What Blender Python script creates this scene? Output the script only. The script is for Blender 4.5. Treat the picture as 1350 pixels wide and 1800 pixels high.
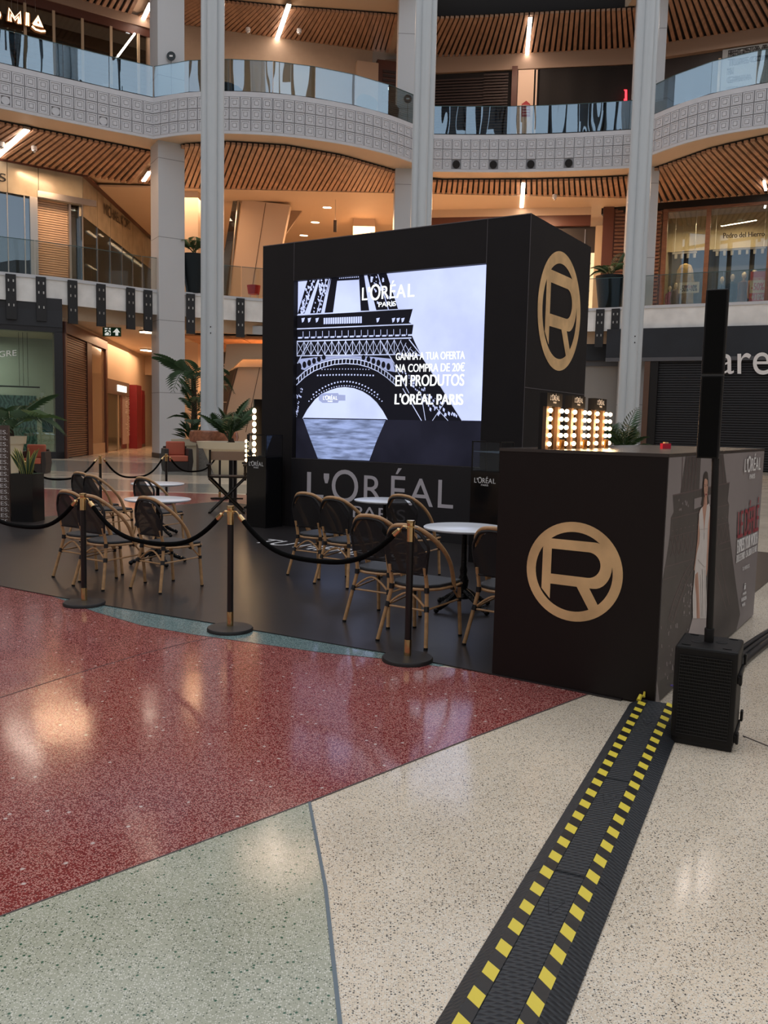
import bpy, bmesh, math, random
import numpy as np
from mathutils import Matrix, Vector, noise as mnoise
random.seed(7)
for o in list(bpy.data.objects): bpy.data.objects.remove(o)
SC = bpy.context.scene; COL = SC.collection
PI = math.pi
# ------------------------------------------------------------------ camera
FPX, PITCH, ROLL, H = 1492.4, .1011, .0224, 1.6566
cp, sp, cr, sr = math.cos(PITCH), math.sin(PITCH), math.cos(ROLL), math.sin(ROLL)
R0 = np.array([1., 0, 0]); U0 = np.array([0, sp, cp]); FW = np.array([0, cp, -sp])
RV = cr*R0 + sr*U0; UV = -sr*R0 + cr*U0; CAM = np.array([0, 0, H])
cd = bpy.data.cameras.new('camera'); cam = bpy.data.objects.new('camera', cd); COL.objects.link(cam)
cd.sensor_fit = 'HORIZONTAL'; cd.sensor_width = 36; cd.lens = 36*FPX/1350; cd.clip_end = 500; cd.clip_start = .05
m = Matrix.Identity(4)
for i in range(3): m[i][0] = RV[i]; m[i][1] = UV[i]; m[i][2] = -FW[i]; m[i][3] = CAM[i]
cam.matrix_world = m; SC.camera = cam
# ------------------------------------------------------------------ world, exposure, lights
SC.view_settings.view_transform = 'Standard'; SC.view_settings.look = 'None'
SC.view_settings.gamma = 1; SC.view_settings.use_curve_mapping = False; SC.view_settings.exposure = 0.40
W = bpy.data.worlds.new('overcast_sky'); SC.world = W; W.use_nodes = True
nt = W.node_tree; bg = nt.nodes['Background']
tc = nt.nodes.new('ShaderNodeTexCoord'); nz = nt.nodes.new('ShaderNodeTexNoise'); nz.inputs['Scale'].default_value = 2.2; nz.inputs['Detail'].default_value = 5
rp = nt.nodes.new('ShaderNodeValToRGB'); rp.color_ramp.elements[0].color = (.55, .60, .67, 1); rp.color_ramp.elements[1].color = (.88, .87, .88, 1)
rp.color_ramp.elements[0].position = .35; rp.color_ramp.elements[1].position = .65
nt.links.new(tc.outputs['Generated'], nz.inputs['Vector']); nt.links.new(nz.outputs['Fac'], rp.inputs['Fac']); nt.links.new(rp.outputs['Color'], bg.inputs['Color'])
bg.inputs['Strength'].default_value = .95
def area_light(name, loc, size, power, color=(1, .62, .34), rot=(0, 0, 0), sy=None):
    l = bpy.data.lights.new(name, 'AREA'); l.energy = power; l.color = color; l.shape = 'RECTANGLE'; l.size = size; l.size_y = sy or size
    o = bpy.data.objects.new(name, l); COL.objects.link(o); o.location = loc; o.rotation_euler = rot; return o
WARM = (1, .62, .36)
area_light('corridor_lamp', (-14.2, 47, 5.55), 1.6, 300, WARM, sy=12)
area_light('corridor_lamp', (-6, 44, 5.2), 4, 330, WARM, sy=3)
area_light('gallery_area_light', (-15.5, 40.3, 13.2), 2.5, 170, WARM, sy=.15)
area_light('gallery_area_light', (-10.5, 46, 13.1), 3, 320, WARM, sy=5)
area_light('gallery_area_light', (-1.5, 49.5, 13.0), 5, 620, WARM, sy=3)
area_light('gallery_area_light', (6.5, 44.6, 13.1), 4, 480, WARM, sy=.15)
area_light('gallery_area_light', (15.5, 40, 13.1), 2, 230, WARM, sy=.12)
area_light('gallery_area_light', (-5, 42, 20.9), 4, 130, (1, .7, .5), sy=.15)
area_light('gallery_area_light', (6.5, 44.6, 20.9), 4, 75, (1, .7, .5), sy=.15)
area_light('gallery_area_light', (15.5, 41.0, 20.9), 2.5, 130, (1, .85, .75), sy=.15)  # added light without a fixture, brightens the upper right poster
# ------------------------------------------------------------------ pixel helpers (the calibrated camera gives real positions)
def ray(x, y): return RV*(x-675)/FPX - UV*(y-900)/FPX + FW
def fl(x, y, z=0.):
    d = ray(x, y); return CAM + d*(z-H)/d[2]
def aty(x, y, Y):
    d = ray(x, y); return CAM + d*Y/d[1]
class Pl:
    """vertical plane: origin, right direction (seen from outside), outward normal"""
    def __init__(s, a, b=None, yaw=None):
        s.O = np.array([a[0], a[1], 0.])
        if yaw is None: v = np.array([b[0]-a[0], b[1]-a[1], 0.]); s.L = np.linalg.norm(v); s.r = v/s.L
        else: s.r = np.array([math.cos(yaw), math.sin(yaw), 0.]); s.L = 0
        s.n = np.array([s.r[1], -s.r[0], 0.])
    def pt(s, u, z, d=0.): return s.O + s.r*u + s.n*d + np.array([0, 0, z])
    def px(s, x, y, d=0.):
        dr = ray(x, y); t = ((s.O+s.n*d-CAM)@s.n)/(dr@s.n); P = CAM+dr*t
        return float((P-s.O)@s.r), float(P[2])
# ------------------------------------------------------------------ materials
MATS = {}
def mat(name, col, rough=.5, metal=0., emit=None, es=1., bump=0., bscale=60., var=0., vscale=4., alpha=None, spec=.5, coat=0.):
    if name in MATS: return MATS[name]
    M = bpy.data.materials.new(name); M.use_nodes = True; n = M.node_tree.nodes; l = M.node_tree.links; b = n['Principled BSDF']
    b.inputs['Base Color'].default_value = (*col, 1); b.inputs['Roughness'].default_value = rough; b.inputs['Metallic'].default_value = metal
    b.inputs['Specular IOR Level'].default_value = spec
    if coat: b.inputs['Coat Weight'].default_value = coat; b.inputs['Coat Roughness'].default_value = .05
    if emit: b.inputs['Emission Color'].default_value = (*emit, 1); b.inputs['Emission Strength'].default_value = es
    if alpha is not None: b.inputs['Alpha'].default_value = alpha
    if var or bump:
        t = n.new('ShaderNodeTexCoord')
    if var:
        z = n.new('ShaderNodeTexNoise'); z.inputs['Scale'].default_value = vscale; z.inputs['Detail'].default_value = 4; l.new(t.outputs['Object'], z.inputs['Vector'])
        r = n.new('ShaderNodeValToRGB'); r.color_ramp.elements[0].position = .3; r.color_ramp.elements[1].position = .7
        r.color_ramp.elements[0].color = (*[c*(1-var) for c in col], 1); r.color_ramp.elements[1].color = (*[min(1, c*(1+var)) for c in col], 1)
        l.new(z.outputs['Fac'], r.inputs['Fac']); l.new(r.outputs['Color'], b.inputs['Base Color'])
    if bump:
        z = n.new('ShaderNodeTexNoise'); z.inputs['Scale'].default_value = bscale; z.inputs['Detail'].default_value = 3; l.new(t.outputs['Object'], z.inputs['Vector'])
        q = n.new('ShaderNodeBump'); q.inputs['Strength'].default_value = bump; q.inputs['Distance'].default_value = .01
        l.new(z.outputs['Fac'], q.inputs['Height']); l.new(q.outputs['Normal'], b.inputs['Normal'])
    MATS[name] = M; return M
def terrazzo(name, base, chips, scale, rough=.11, big=None):
    """base: colour; chips: list of (colour, threshold, scale factor)"""
    M = bpy.data.materials.new(name); M.use_nodes = True; n = M.node_tree.nodes; l = M.node_tree.links; b = n['Principled BSDF']
    t = n.new('ShaderNodeNewGeometry')
    big = n.new('ShaderNodeTexNoise'); big.inputs['Scale'].default_value = 1.3; big.inputs['Detail'].default_value = 3; l.new(t.outputs['Position'], big.inputs['Vector'])
    r = n.new('ShaderNodeValToRGB'); r.color_ramp.elements[0].position = .35; r.color_ramp.elements[1].position = .65
    r.color_ramp.elements[0].color = (*[c*.90 for c in base], 1); r.color_ramp.elements[1].color = (*[min(1, c*1.07) for c in base], 1)
    l.new(big.outputs['Fac'], r.inputs['Fac']); cur = r.outputs['Color']
    for i, (cc, lo, hi, sc, dens) in enumerate(chips):
        v = n.new('ShaderNodeTexVoronoi'); v.inputs['Scale'].default_value = scale*sc; v.feature = 'F1'; v.voronoi_dimensions = '2D'
        mp = n.new('ShaderNodeMapping'); mp.inputs['Location'].default_value = (i*3.7, i*1.3, 0); mp.inputs['Scale'].default_value = (1, 1, 0)
        l.new(t.outputs['Position'], mp.inputs['Vector']); l.new(mp.outputs['Vector'], v.inputs['Vector'])
        a = n.new('ShaderNodeMapRange'); a.inputs['From Min'].default_value = lo; a.inputs['From Max'].default_value = hi
        a.inputs['To Min'].default_value = 1; a.inputs['To Max'].default_value = 0; l.new(v.outputs['Distance'], a.inputs['Value'])
        s = n.new('ShaderNodeSeparateColor'); l.new(v.outputs['Color'], s.inputs['Color'])
        g = n.new('ShaderNodeMath'); g.operation = 'LESS_THAN'; g.inputs[1].default_value = dens; l.new(s.outputs['Red'], g.inputs[0])
        k = n.new('ShaderNodeMath'); k.operation = 'MULTIPLY'; l.new(a.outputs['Result'], k.inputs[0]); l.new(g.outputs['Value'], k.inputs[1])
        x = n.new('ShaderNodeMix'); x.data_type = 'RGBA'; l.new(k.outputs['Value'], x.inputs['Factor']); l.new(cur, x.inputs['A']); x.inputs['B'].default_value = (*cc, 1)
        cur = x.outputs['Result']
    l.new(cur, b.inputs['Base Color'])
    rr = n.new('ShaderNodeMapRange'); rr.inputs['To Min'].default_value = rough*.7; rr.inputs['To Max'].default_value = rough*1.5; l.new(big.outputs['Fac'], rr.inputs['Value']); l.new(rr.outputs['Result'], b.inputs['Roughness'])
    wv = n.new('ShaderNodeTexNoise'); wv.inputs['Scale'].default_value = 2.5; wv.inputs['Detail'].default_value = 1; l.new(t.outputs['Position'], wv.inputs['Vector'])
    q = n.new('ShaderNodeBump'); q.inputs['Strength'].default_value = .08; q.inputs['Distance'].default_value = .015; l.new(wv.outputs['Fac'], q.inputs['Height']); l.new(q.outputs['Normal'], b.inputs['Normal'])
    MATS[name] = M; return M
def glassm(name, refl=.3, tint=(.8, .85, .85), rough=.0, wob=0.):
    M = bpy.data.materials.new(name); M.use_nodes = True; n = M.node_tree.nodes; l = M.node_tree.links
    n.remove(n['Principled BSDF']); out = n['Material Output']
    t = n.new('ShaderNodeBsdfTransparent'); t.inputs['Color'].default_value = (*tint, 1)
    g = n.new('ShaderNodeBsdfGlossy'); g.inputs['Roughness'].default_value = rough; g.inputs['Color'].default_value = (.62, .80, .98, 1)
    x = n.new('ShaderNodeMixShader'); lw = n.new('ShaderNodeLayerWeight'); lw.inputs['Blend'].default_value = .25
    a = n.new('ShaderNodeMapRange'); a.inputs['To Min'].default_value = refl; a.inputs['To Max'].default_value = min(1, refl*2.2)
    l.new(lw.outputs['Fresnel'], a.inputs['Value']); l.new(a.outputs['Result'], x.inputs['Fac']); l.new(t.outputs['BSDF'], x.inputs[1]); l.new(g.outputs['BSDF'], x.inputs[2]); l.new(x.outputs['Shader'], out.inputs['Surface'])
    if wob:
        tc = n.new('ShaderNodeNewGeometry'); mp = n.new('ShaderNodeMapping'); mp.inputs['Scale'].default_value = (1, 1, .25)
        z = n.new('ShaderNodeTexNoise'); z.inputs['Scale'].default_value = 1.1; z.inputs['Detail'].default_value = 1
        q = n.new('ShaderNodeBump'); q.inputs['Strength'].default_value = wob; q.inputs['Distance'].default_value = .05
        l.new(tc.outputs['Position'], mp.inputs['Vector']); l.new(mp.outputs['Vector'], z.inputs['Vector']); l.new(z.outputs['Fac'], q.inputs['Height']); l.new(q.outputs['Normal'], g.inputs['Normal'])
    MATS[name] = M; return M
def wood(name, col, sc=3., rough=.5):
    M = bpy.data.materials.new(name); M.use_nodes = True; n = M.node_tree.nodes; l = M.node_tree.links; b = n['Principled BSDF']
    t = n.new('ShaderNodeTexCoord'); w = n.new('ShaderNodeTexNoise'); w.inputs['Scale'].default_value = sc; w.inputs['Detail'].default_value = 6; w.inputs['Distortion'].default_value = 1.5
    mp = n.new('ShaderNodeMapping'); mp.inputs['Scale'].default_value = (1, .3, 4)
    r = n.new('ShaderNodeValToRGB'); r.color_ramp.elements[0].color = (*[c*.72 for c in col], 1); r.color_ramp.elements[1].color = (*[min(1, c*1.2) for c in col], 1)
    r.color_ramp.elements[0].position = .3; r.color_ramp.elements[1].position = .7
    l.new(t.outputs['Object'], mp.inputs['Vector']); l.new(mp.outputs['Vector'], w.inputs['Vector']); l.new(w.outputs['Fac'], r.inputs['Fac']); l.new(r.outputs['Color'], b.inputs['Base Color']); b.inputs['Roughness'].default_value = rough
    MATS[name] = M; return M
cream = terrazzo('cream_terrazzo', (.82, .69, .53), [((.90, .84, .74), .25, .5, 1.0, .42), ((.42, .36, .28), .2, .42, 1.3, .30), ((.11, .085, .065), .2, .40, .95, .20), ((.03, .03, .028), .16, .34, .55, .13)], 150)
greent = terrazzo('green_terrazzo', (.47, .475, .365), [((.76, .75, .66), .22, .45, 1.0, .42), ((.28, .30, .22), .2, .42, 1.2, .30), ((.05, .08, .05), .18, .38, .85, .15), ((.015, .10, .05), .18, .36, .42, .07)], 140)
redt = terrazzo('red_terrazzo', (.25, .036, .034), [((.64, .31, .27), .28, .55, 1.0, .64), ((.10, .010, .014), .2, .42, .75, .30), ((.70, .56, .52), .12, .22, .15, .04)], 140)
tealt = terrazzo('teal_terrazzo', (.15, .23, .23), [((.38, .48, .46), .25, .5, 1.0, .5), ((.03, .06, .06), .2, .4, .7, .28)], 130)
greyt = terrazzo('grey_terrazzo', (.30, .30, .27), [((.45, .45, .4), .25, .5, 1.0, .4), ((.06, .06, .06), .2, .4, .7, .2)], 60)
paint = mat('white_paint', (.60, .61, .64), .55, var=.03, vscale=.7, bump=.05, bscale=20)
tilem = mat('cast_white', (.60, .60, .63), .6, var=.04, vscale=3); tile_shade = mat('cast_white_groove_shade', (.27, .27, .29), .8)  # second, darker tone puts the shade of the tile grooves into the colour
clad = mat('column_cladding', (.55, .56, .58), .42, var=.02, vscale=.4)
tubem = mat('tube_paint', (.55, .59, .62), .32, var=.02, vscale=.5)
conc = mat('raw_concrete', (.84, .83, .81), .8, var=.10, vscale=1.6, bump=.3, bscale=6)
concl = mat('raw_concrete_edge', (.66, .57, .48), .85, var=.15, vscale=3, bump=.5, bscale=8)
beige = mat('beige_plaster', (.62, .47, .33), .6, var=.02, vscale=.6)
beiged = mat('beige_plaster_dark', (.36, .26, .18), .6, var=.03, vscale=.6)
cladb = mat('beige_cladding', (.66, .50, .36), .5, var=.02, vscale=.5)
slatm = wood('slat_wood', (.46, .27, .17), 2.0, .5)
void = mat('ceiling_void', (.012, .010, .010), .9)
blk = mat('black_paint', (.010, .009, .009), .45, spec=.3)
blkmat = mat('black_fabric_panel', (.017, .0145, .0155), .6, var=.06, vscale=3, bump=.04, bscale=3, spec=.2)
kioskm = mat('kiosk_black', (.014, .0095, .009), .42, var=.05, vscale=2, spec=.25)
gloss = mat('gloss_black', (.006, .006, .007), .12)
brass = mat('brass', (.80, .56, .28), .18, 1.0)
gold = mat('gold_print', (.84, .54, .27), .45, .12, var=.22, vscale=3.0)
chrome = mat('chrome', (.7, .7, .7), .15, 1.0)
steel = mat('brushed_steel', (.5, .48, .45), .3, 1.0)
lett = mat('grey_lettering', (.60, .56, .60), .5)
white = mat('white_lettering', (.80, .78, .77), .5)
velvet = mat('black_velvet', (.003, .003, .003), .95, bump=.3, bscale=60, spec=.1)
brownm = mat('brown_frame', (.10, .035, .022), .4)
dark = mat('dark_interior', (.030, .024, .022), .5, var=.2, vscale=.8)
shut = mat('dark_shutter', (.030, .031, .036), .38, .3)
shutb = mat('bronze_shutter', (.20, .12, .085), .4, .4)
shopl = mat('shop_interior', (.42, .34, .22), .6, var=.08, vscale=.5)
strip_e = mat('strip_emitter', (1, .9, .8), emit=(1, .80, .66), es=14)
strip_w = mat('warm_emitter', (1, .9, .8), emit=(1, .78, .52), es=9)
RAILG = glassm('railing_glass', .27, (.70, .78, .78), 0, .12)
RAILL = glassm('low_railing_glass', .012, (.80, .82, .80), 0, .1)
SHOPG = glassm('shop_glass', .10, (.85, .88, .85), .0)
CLEARG = glassm('case_glass', .03, (.93, .93, .93), .0)
DARKG = glassm('dark_glass', .22, (.30, .28, .26), .0, .1)
# ------------------------------------------------------------------ mesh building
def woff(p):
    v = np.zeros(3)
    while p is not None: v = v+np.array(p.location); p = p.parent
    return v
class MB:
    def __init__(s): s.v = []; s.f = []
    def add(s, vs, fs):
        k = len(s.v); s.v += [tuple(map(float, p)) for p in vs]; s.f += [tuple(i+k for i in f) for f in fs]; return s
    def hexa(s, a, b):   # two quads (lists of 4 points)
        return s.add(list(a)+list(b), [(3, 2, 1, 0), (4, 5, 6, 7), (0, 1, 5, 4), (1, 2, 6, 5), (2, 3, 7, 6), (3, 0, 4, 7)])
    def box(s, c, h, rz=0.):
        ca, sa = math.cos(rz), math.sin(rz); q = []
        for z in (-1, 1):
            q.append([(c[0]+ca*x*h[0]-sa*y*h[1], c[1]+sa*x*h[0]+ca*y*h[1], c[2]+z*h[2]) for x, y in ((-1, -1), (1, -1), (1, 1), (-1, 1))])
        return s.hexa(q[0], q[1])
    def pbox(s, pl, u0, u1, z0, z1, d0=0., d1=.05):
        a = [pl.pt(u, z, d0) for u, z in ((u0, z0), (u1, z0), (u1, z1), (u0, z1))]; b = [pl.pt(u, z, d1) for u, z in ((u0, z0), (u1, z0), (u1, z1), (u0, z1))]
        return s.hexa(a, b)
    def prism(s, pl, pts, d0=0., d1=.002):
        n = len(pts); vs = [pl.pt(u, z, d0) for u, z in pts]+[pl.pt(u, z, d1) for u, z in pts]
        return s.add(vs, [tuple(range(n-1, -1, -1)), tuple(range(n, 2*n))]+[(i, (i+1) % n, n+(i+1) % n, n+i) for i in range(n)])
    def fprism(s, pts, z0, z1):   # horizontal polygon
        n = len(pts); vs = [(p[0], p[1], z0) for p in pts]+[(p[0], p[1], z1) for p in pts]
        return s.add(vs, [tuple(range(n-1, -1, -1)), tuple(range(n, 2*n))]+[(i, (i+1) % n, n+(i+1) % n, n+i) for i in range(n)])
    def tube(s, pts, r, n=8, cap=True):
        pts = [Vector(tuple(map(float, p))) for p in pts]; k = len(s.v); rs = r if isinstance(r, (list, tuple)) else [r]*len(pts)
        t0 = (pts[1]-pts[0]).normalized(); up = Vector((0, 0, 1)) if abs(t0.z) < .9 else Vector((1, 0, 0)); u = t0.cross(up).normalized()
        for i, p in enumerate(pts):
            t = ((pts[min(i+1, len(pts)-1)]-p).normalized()+(p-pts[max(i-1, 0)]).normalized())
            t = t.normalized() if t.length > 1e-6 else t0
            u = (u-t*u.dot(t)); u = u.normalized() if u.length > 1e-6 else t.orthogonal().normalized(); w = t.cross(u)
            for j in range(n):
                a = 2*PI*j/n; q = p+(u*math.cos(a)+w*math.sin(a))*rs[i]; s.v.append(tuple(q))
        for i in range(len(pts)-1):
            for j in range(n):
                a = k+i*n+j; b = k+i*n+(j+1) % n; s.f.append((a, b, b+n, a+n))
        if cap: s.f.append(tuple(k+j for j in range(n-1, -1, -1))); e = k+(len(pts)-1)*n; s.f.append(tuple(e+j for j in range(n)))
        return s
    def lathe(s, prof, c=(0, 0, 0), n=24):   # prof: (r,z)
        k = len(s.v)
        for r, z in prof:
            for j in range(n): a = 2*PI*j/n; s.v.append((c[0]+r*math.cos(a), c[1]+r*math.sin(a), c[2]+z))
        for i in range(len(prof)-1):
            for j in range(n): a = k+i*n+j; b = k+i*n+(j+1) % n; s.f.append((a, b, b+n, a+n))
        s.f.append(tuple(k+j for j in range(n-1, -1, -1))); e = k+(len(prof)-1)*n; s.f.append(tuple(e+j for j in range(n))); return s
    def ball(s, c, r, n=10, sc=(1, 1, 1)):
        prof = [(max(1e-4, r*math.sin(PI*i/(n-2))), -r*math.cos(PI*i/(n-2))) for i in range(n-1)]
        k = len(s.v); s.lathe(prof, (0, 0, 0), n)
        for i in range(k, len(s.v)): v = s.v[i]; s.v[i] = (c[0]+v[0]*sc[0], c[1]+v[1]*sc[1], c[2]+v[2]*sc[2])
        return s
    def mesh(s, name, mt, smooth=False, off=None):
        me = bpy.data.meshes.new(name); vs = s.v if off is None else [(v[0]-off[0], v[1]-off[1], v[2]-off[2]) for v in s.v]
        me.from_pydata(vs, [], s.f); me.materials.append(mt)
        bm = bmesh.new(); bm.from_mesh(me); bmesh.ops.recalc_face_normals(bm, faces=bm.faces); bm.to_mesh(me); bm.free()
        if smooth:
            for p in me.polygons: p.use_smooth = True
            try: me.set_sharp_from_angle(angle=math.radians(38))
            except Exception: pass
        return me
    def build(s, name, mt, parent=None, smooth=False, local=False, bevel=0.):
        me = s.mesh(name, mt, smooth, None if (local or parent is None) else woff(parent))
        o = bpy.data.objects.new(name, me); COL.objects.link(o); o.parent = parent
        if bevel:
            b = o.modifiers.new('bevel', 'BEVEL'); b.width = bevel; b.segments = 2; b.limit_method = 'ANGLE'
        return o
def tag(o, label=None, cat=None, group=None, kind=None):
    if label: o['label'] = label
    if cat: o['category'] = cat
    if group: o['group'] = group
    if kind: o['kind'] = kind
    return o
def root(name, loc, label=None, cat=None, group=None, kind=None, rz=0.):
    o = bpy.data.objects.new(name, None); COL.objects.link(o); o.location = tuple(map(float, loc)); o.rotation_euler = (0, 0, rz); o.empty_display_size = .1
    return tag(o, label, cat, group, kind)
def inst(name, me, parent=None, loc=(0, 0, 0), rz=0., sc=None):
    o = bpy.data.objects.new(name, me); COL.objects.link(o); o.parent = parent; o.location = tuple(map(float, loc)); o.rotation_euler = (0, 0, rz)
    if sc: o.scale = sc
    return o
def kids(o): return [c for c in o.children]
def copy_tree(o, parent=None):
    c = o.copy(); COL.objects.link(c); c.parent = parent
    for ch in kids(o): copy_tree(ch, c)
    return c
_tx = {}
def glyphs(s):
    if s not in _tx:
        cu = bpy.data.curves.new('t', 'FONT'); cu.body = s; cu.resolution_u = 6; o = bpy.data.objects.new('t', cu); COL.objects.link(o)
        dg = bpy.context.evaluated_depsgraph_get(); me = bpy.data.meshes.new_from_object(o.evaluated_get(dg))
        vs = np.array([v.co[:] for v in me.vertices]); fs = [tuple(p.vertices) for p in me.polygons]
        bpy.data.objects.remove(o); bpy.data.meshes.remove(me)
        lo, hi = vs.min(0), vs.max(0); _tx[s] = (vs-lo, hi-lo, fs)
    return _tx[s]
def gl_add(mb, s, pl, quad, d, bold=0.):
    """fit text s to quad: (u,z) of bottom-left, bottom-right, top-right, top-left"""
    vs, sz, fs = glyphs(s); q = [np.array(p, float) for p in quad]
    for k in range(1 if not bold else 3):
        off = (k-1)*bold if bold else 0
        P = []
        for v in vs:
            a, b = v[0]/sz[0], v[1]/sz[1]; w = q[0]*(1-a)*(1-b)+q[1]*a*(1-b)+q[2]*a*b+q[3]*(1-a)*b
            P.append(pl.pt(w[0]+off, w[1], d+k*.0001))
        mb.add(P, fs)
def text(name, s, pl, quad, d, mt, parent, bold=0.):
    mb = MB(); gl_add(mb, s, pl, quad, d, bold); me = bpy.data.meshes.new(name); off = woff(parent) if parent else np.zeros(3)
    me.from_pydata([tuple(np.array(v)-off) for v in mb.v], [], mb.f); me.materials.append(mt)
    o = bpy.data.objects.new(name, me); COL.objects.link(o); o.parent = parent; return o
def rect(u0, z0, u1, z1): return [(u0, z0), (u1, z0), (u1, z1), (u0, z1)]
def beauty_logo(name, pl, u0, z0, w, d, mt, parent, small=True, hr=.205):
    """wordmark L'OREAL (large O) with PARIS below; u0,z0 = bottom left of the large word"""
    mb = MB(); h = w*hr
    for ch, a, b, y0, y1 in (('L', 0, .10, 0, 1), ("'", .115, .155, .62, 1.0), ('O', .165, .355, -.07, 1.2), ('R', .385, .52, 0, 1), ('É', .545, .645, 0, 1.36), ('A', .665, .84, 0, 1), ('L', .885, 1.0, 0, 1)):
        gl_add(mb, ch, pl, rect(u0+a*w, z0+y0*h, u0+b*w, z0+y1*h), d, .004*w)
    if small: gl_add(mb, 'PARIS', pl, rect(u0+.33*w, z0-.62*h, u0+.66*w, z0-.24*h), d, .003*w)
    me = bpy.data.meshes.new(name); off = woff(parent); me.from_pydata([tuple(np.array(v)-off) for v in mb.v], [], mb.f); me.materials.append(mt)
    o = bpy.data.objects.new(name, me); COL.objects.link(o); o.parent = parent; return o
def emblem(pl, u, z, r, d, parent):
    """ring with a capital R inside"""
    mb = MB(); n = 64
    def ring(ro, ri, cxi, cyi, dd):
        vs = []
        for k in range(n): a = 2*PI*k/n; vs += [pl.pt(u+r*ro*math.cos(a), z+r*ro*math.sin(a), dd), pl.pt(u+r*(cxi+ri*math.cos(a)), z+r*(cyi+ri*math.sin(a)), dd)]
        mb.add(vs, [(2*k, 2*((k+1) % n), 2*((k+1) % n)+1, 2*k+1) for k in range(n)])
    ring(1, .80, .0, .0, d)
    def pg(pts, dd): mb.add([pl.pt(u+r*a, z+r*b, dd) for a, b in pts], [tuple(range(len(pts)))])
    pg([(-.66, .50), (-.47, .62), (-.47, -.60), (-.66, -.40)], d+.0004)
    out = [(.42+.36*math.cos(a), .17+.46*math.sin(a)) for a in np.linspace(PI/2, -PI/2, 17)]; inn = [(.30+.25*math.cos(a), .17+.255*math.sin(a)) for a in np.linspace(-PI/2, PI/2, 17)]
    pts = [(-.5, .63)]+out+[(-.5, -.29)]; ipt = [(-.5, -.085)]+inn+[(-.5, .425)]
    o2 = out; i2 = inn[::-1]
    mb.add([pl.pt(u+r*a, z+r*b, d+.0006) for a, b in o2+i2], [(k, k+1, 17+k+1, 17+k) for k in range(16)])
    pg([(-.62, .63), (.42, .63), (.30, .425), (-.62, .425)], d+.0008); pg([(-.5, -.085), (.30, -.085), (.42, -.29), (-.5, -.29)], d+.0008)
    pg([(.08, -.28), (.34, -.28), (.58, -.68), (.40, -.80)], d+.0010)
    return mb.build('emblem', gold, parent)
def smooth(pts, n=8):
    P = [np.array(p, float) for p in pts]; P = [2*P[0]-P[1]]+P+[2*P[-1]-P[-2]]; out = []
    for i in range(1, len(P)-2):
        for k in range(n):
            t = k/n; a, b, c, d = P[i-1:i+3]; out.append(.5*((2*b)+(-a+c)*t+(2*a-5*b+4*c-d)*t*t+(-a+3*b-3*c+d)*t**3))
    out.append(P[-2]); return out
def resample(pts, step=None, n=None):
    P = np.array(pts, float); d = np.r_[0, np.cumsum(np.linalg.norm(np.diff(P, axis=0), axis=1))]
    if n is None: n = max(1, round(d[-1]/step))
    s = np.linspace(0, d[-1], n+1); return [np.array([np.interp(t, d, P[:, k]) for k in range(P.shape[1])]) for t in s]
#---PART2---
# ================================================================== SETTING
def struct(mb, name, mt, **k): return tag(mb.build(name, mt, **k), kind='structure')
fl0 = struct(MB().fprism([(-45, -14), (45, -14), (45, 75), (-45, 75)], -.2, 0), 'floor', cream)
def field(name, pts, mt, z=.002): return MB().fprism(pts, 0, z).build(name, mt, fl0)
TE = [fl(*p)[:2] for p in ((43, 1033), (105, 1053), (167, 1076), (249, 1100), (340, 1116), (447, 1131), (560, 1147), (687, 1160), (769, 1172))]
redpts = [(1.32, 5.22), tuple(fl(800, 1309)[:2]), (-.3, 3.59), tuple(fl(0, 1612)[:2]), (-4.5, -.4), (-10, 3), (-8, 11.5)]
field('terrazzo_field', redpts+TE+[(1.0, 5.6)], redt)
field('terrazzo_field', TE+[(1.2, 6.2), (-1, 8), (-3, 9.5)], tealt, .0025)
field('terrazzo_field', [(-.3, 3.59), tuple(fl(0, 1612)[:2]), (-4.5, -.4), (-4.5, -6), (.8, -6), (.05, 1.3), (-.09, 2.2), (-.18, 2.9)], greent)
def stripf(pts, w, mt, z=.004):
    P = [np.array(p, float) for p in pts]; a = []; b = []
    for i, p in enumerate(P):
        t = P[min(i+1, len(P)-1)]-P[max(i-1, 0)]; t /= np.linalg.norm(t); n = np.array([-t[1], t[0]])*w/2; a.append(p+n); b.append(p-n)
    mb = MB()
    for i in range(len(P)-1): mb.fprism([a[i], a[i+1], b[i+1], b[i]], 0, z)
    return mb.build('divider_strip', mt, fl0)
stripm = mat('zinc_strip', (.16, .21, .25), .35, .3); stripd = mat('dark_joint', (.10, .07, .07), .5)
stripf([(-.3, 3.59), (-.18, 2.9), (-.09, 2.2), (.05, 1.3), (.8, -6)], .013, stripm)
stripf([(1.32, 5.22), fl(800, 1309)[:2], (-.3, 3.59), fl(0, 1612)[:2], (-4.5, -.4)], .006, stripd)
stripf([fl(*p)[:2] for p in ((-60, 1243), (0, 1227), (100, 1195), (250, 1150), (330, 1130), (420, 1112))], .005, stripd)
stripf(TE, .005, stripd)
stripf([fl(*p)[:2] for p in ((1306, 1294), (1350, 1312), (1420, 1340))], .005, stripd)
# far bands of the floor
def band(pts, mt, z=.002): return field('terrazzo_field', [tuple(fl(*p)[:2]) for p in pts], mt, z)
band([(-80, 884), (0, 866), (60, 859), (150, 862), (300, 866), (470, 871), (560, 876), (560, 930), (330, 960), (180, 935), (58, 902), (0, 925), (-200, 990)], redt, .0015)
band([(-300, 850), (0, 838), (200, 842), (330, 850), (480, 853), (480, 869), (300, 864.5), (150, 860.5), (60, 857), (0, 864), (-300, 890)], greyt)
band([(-300, 800), (0, 806), (200, 812), (420, 818), (420, 838), (200, 832), (0, 824), (-300, 820)], greyt)
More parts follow.
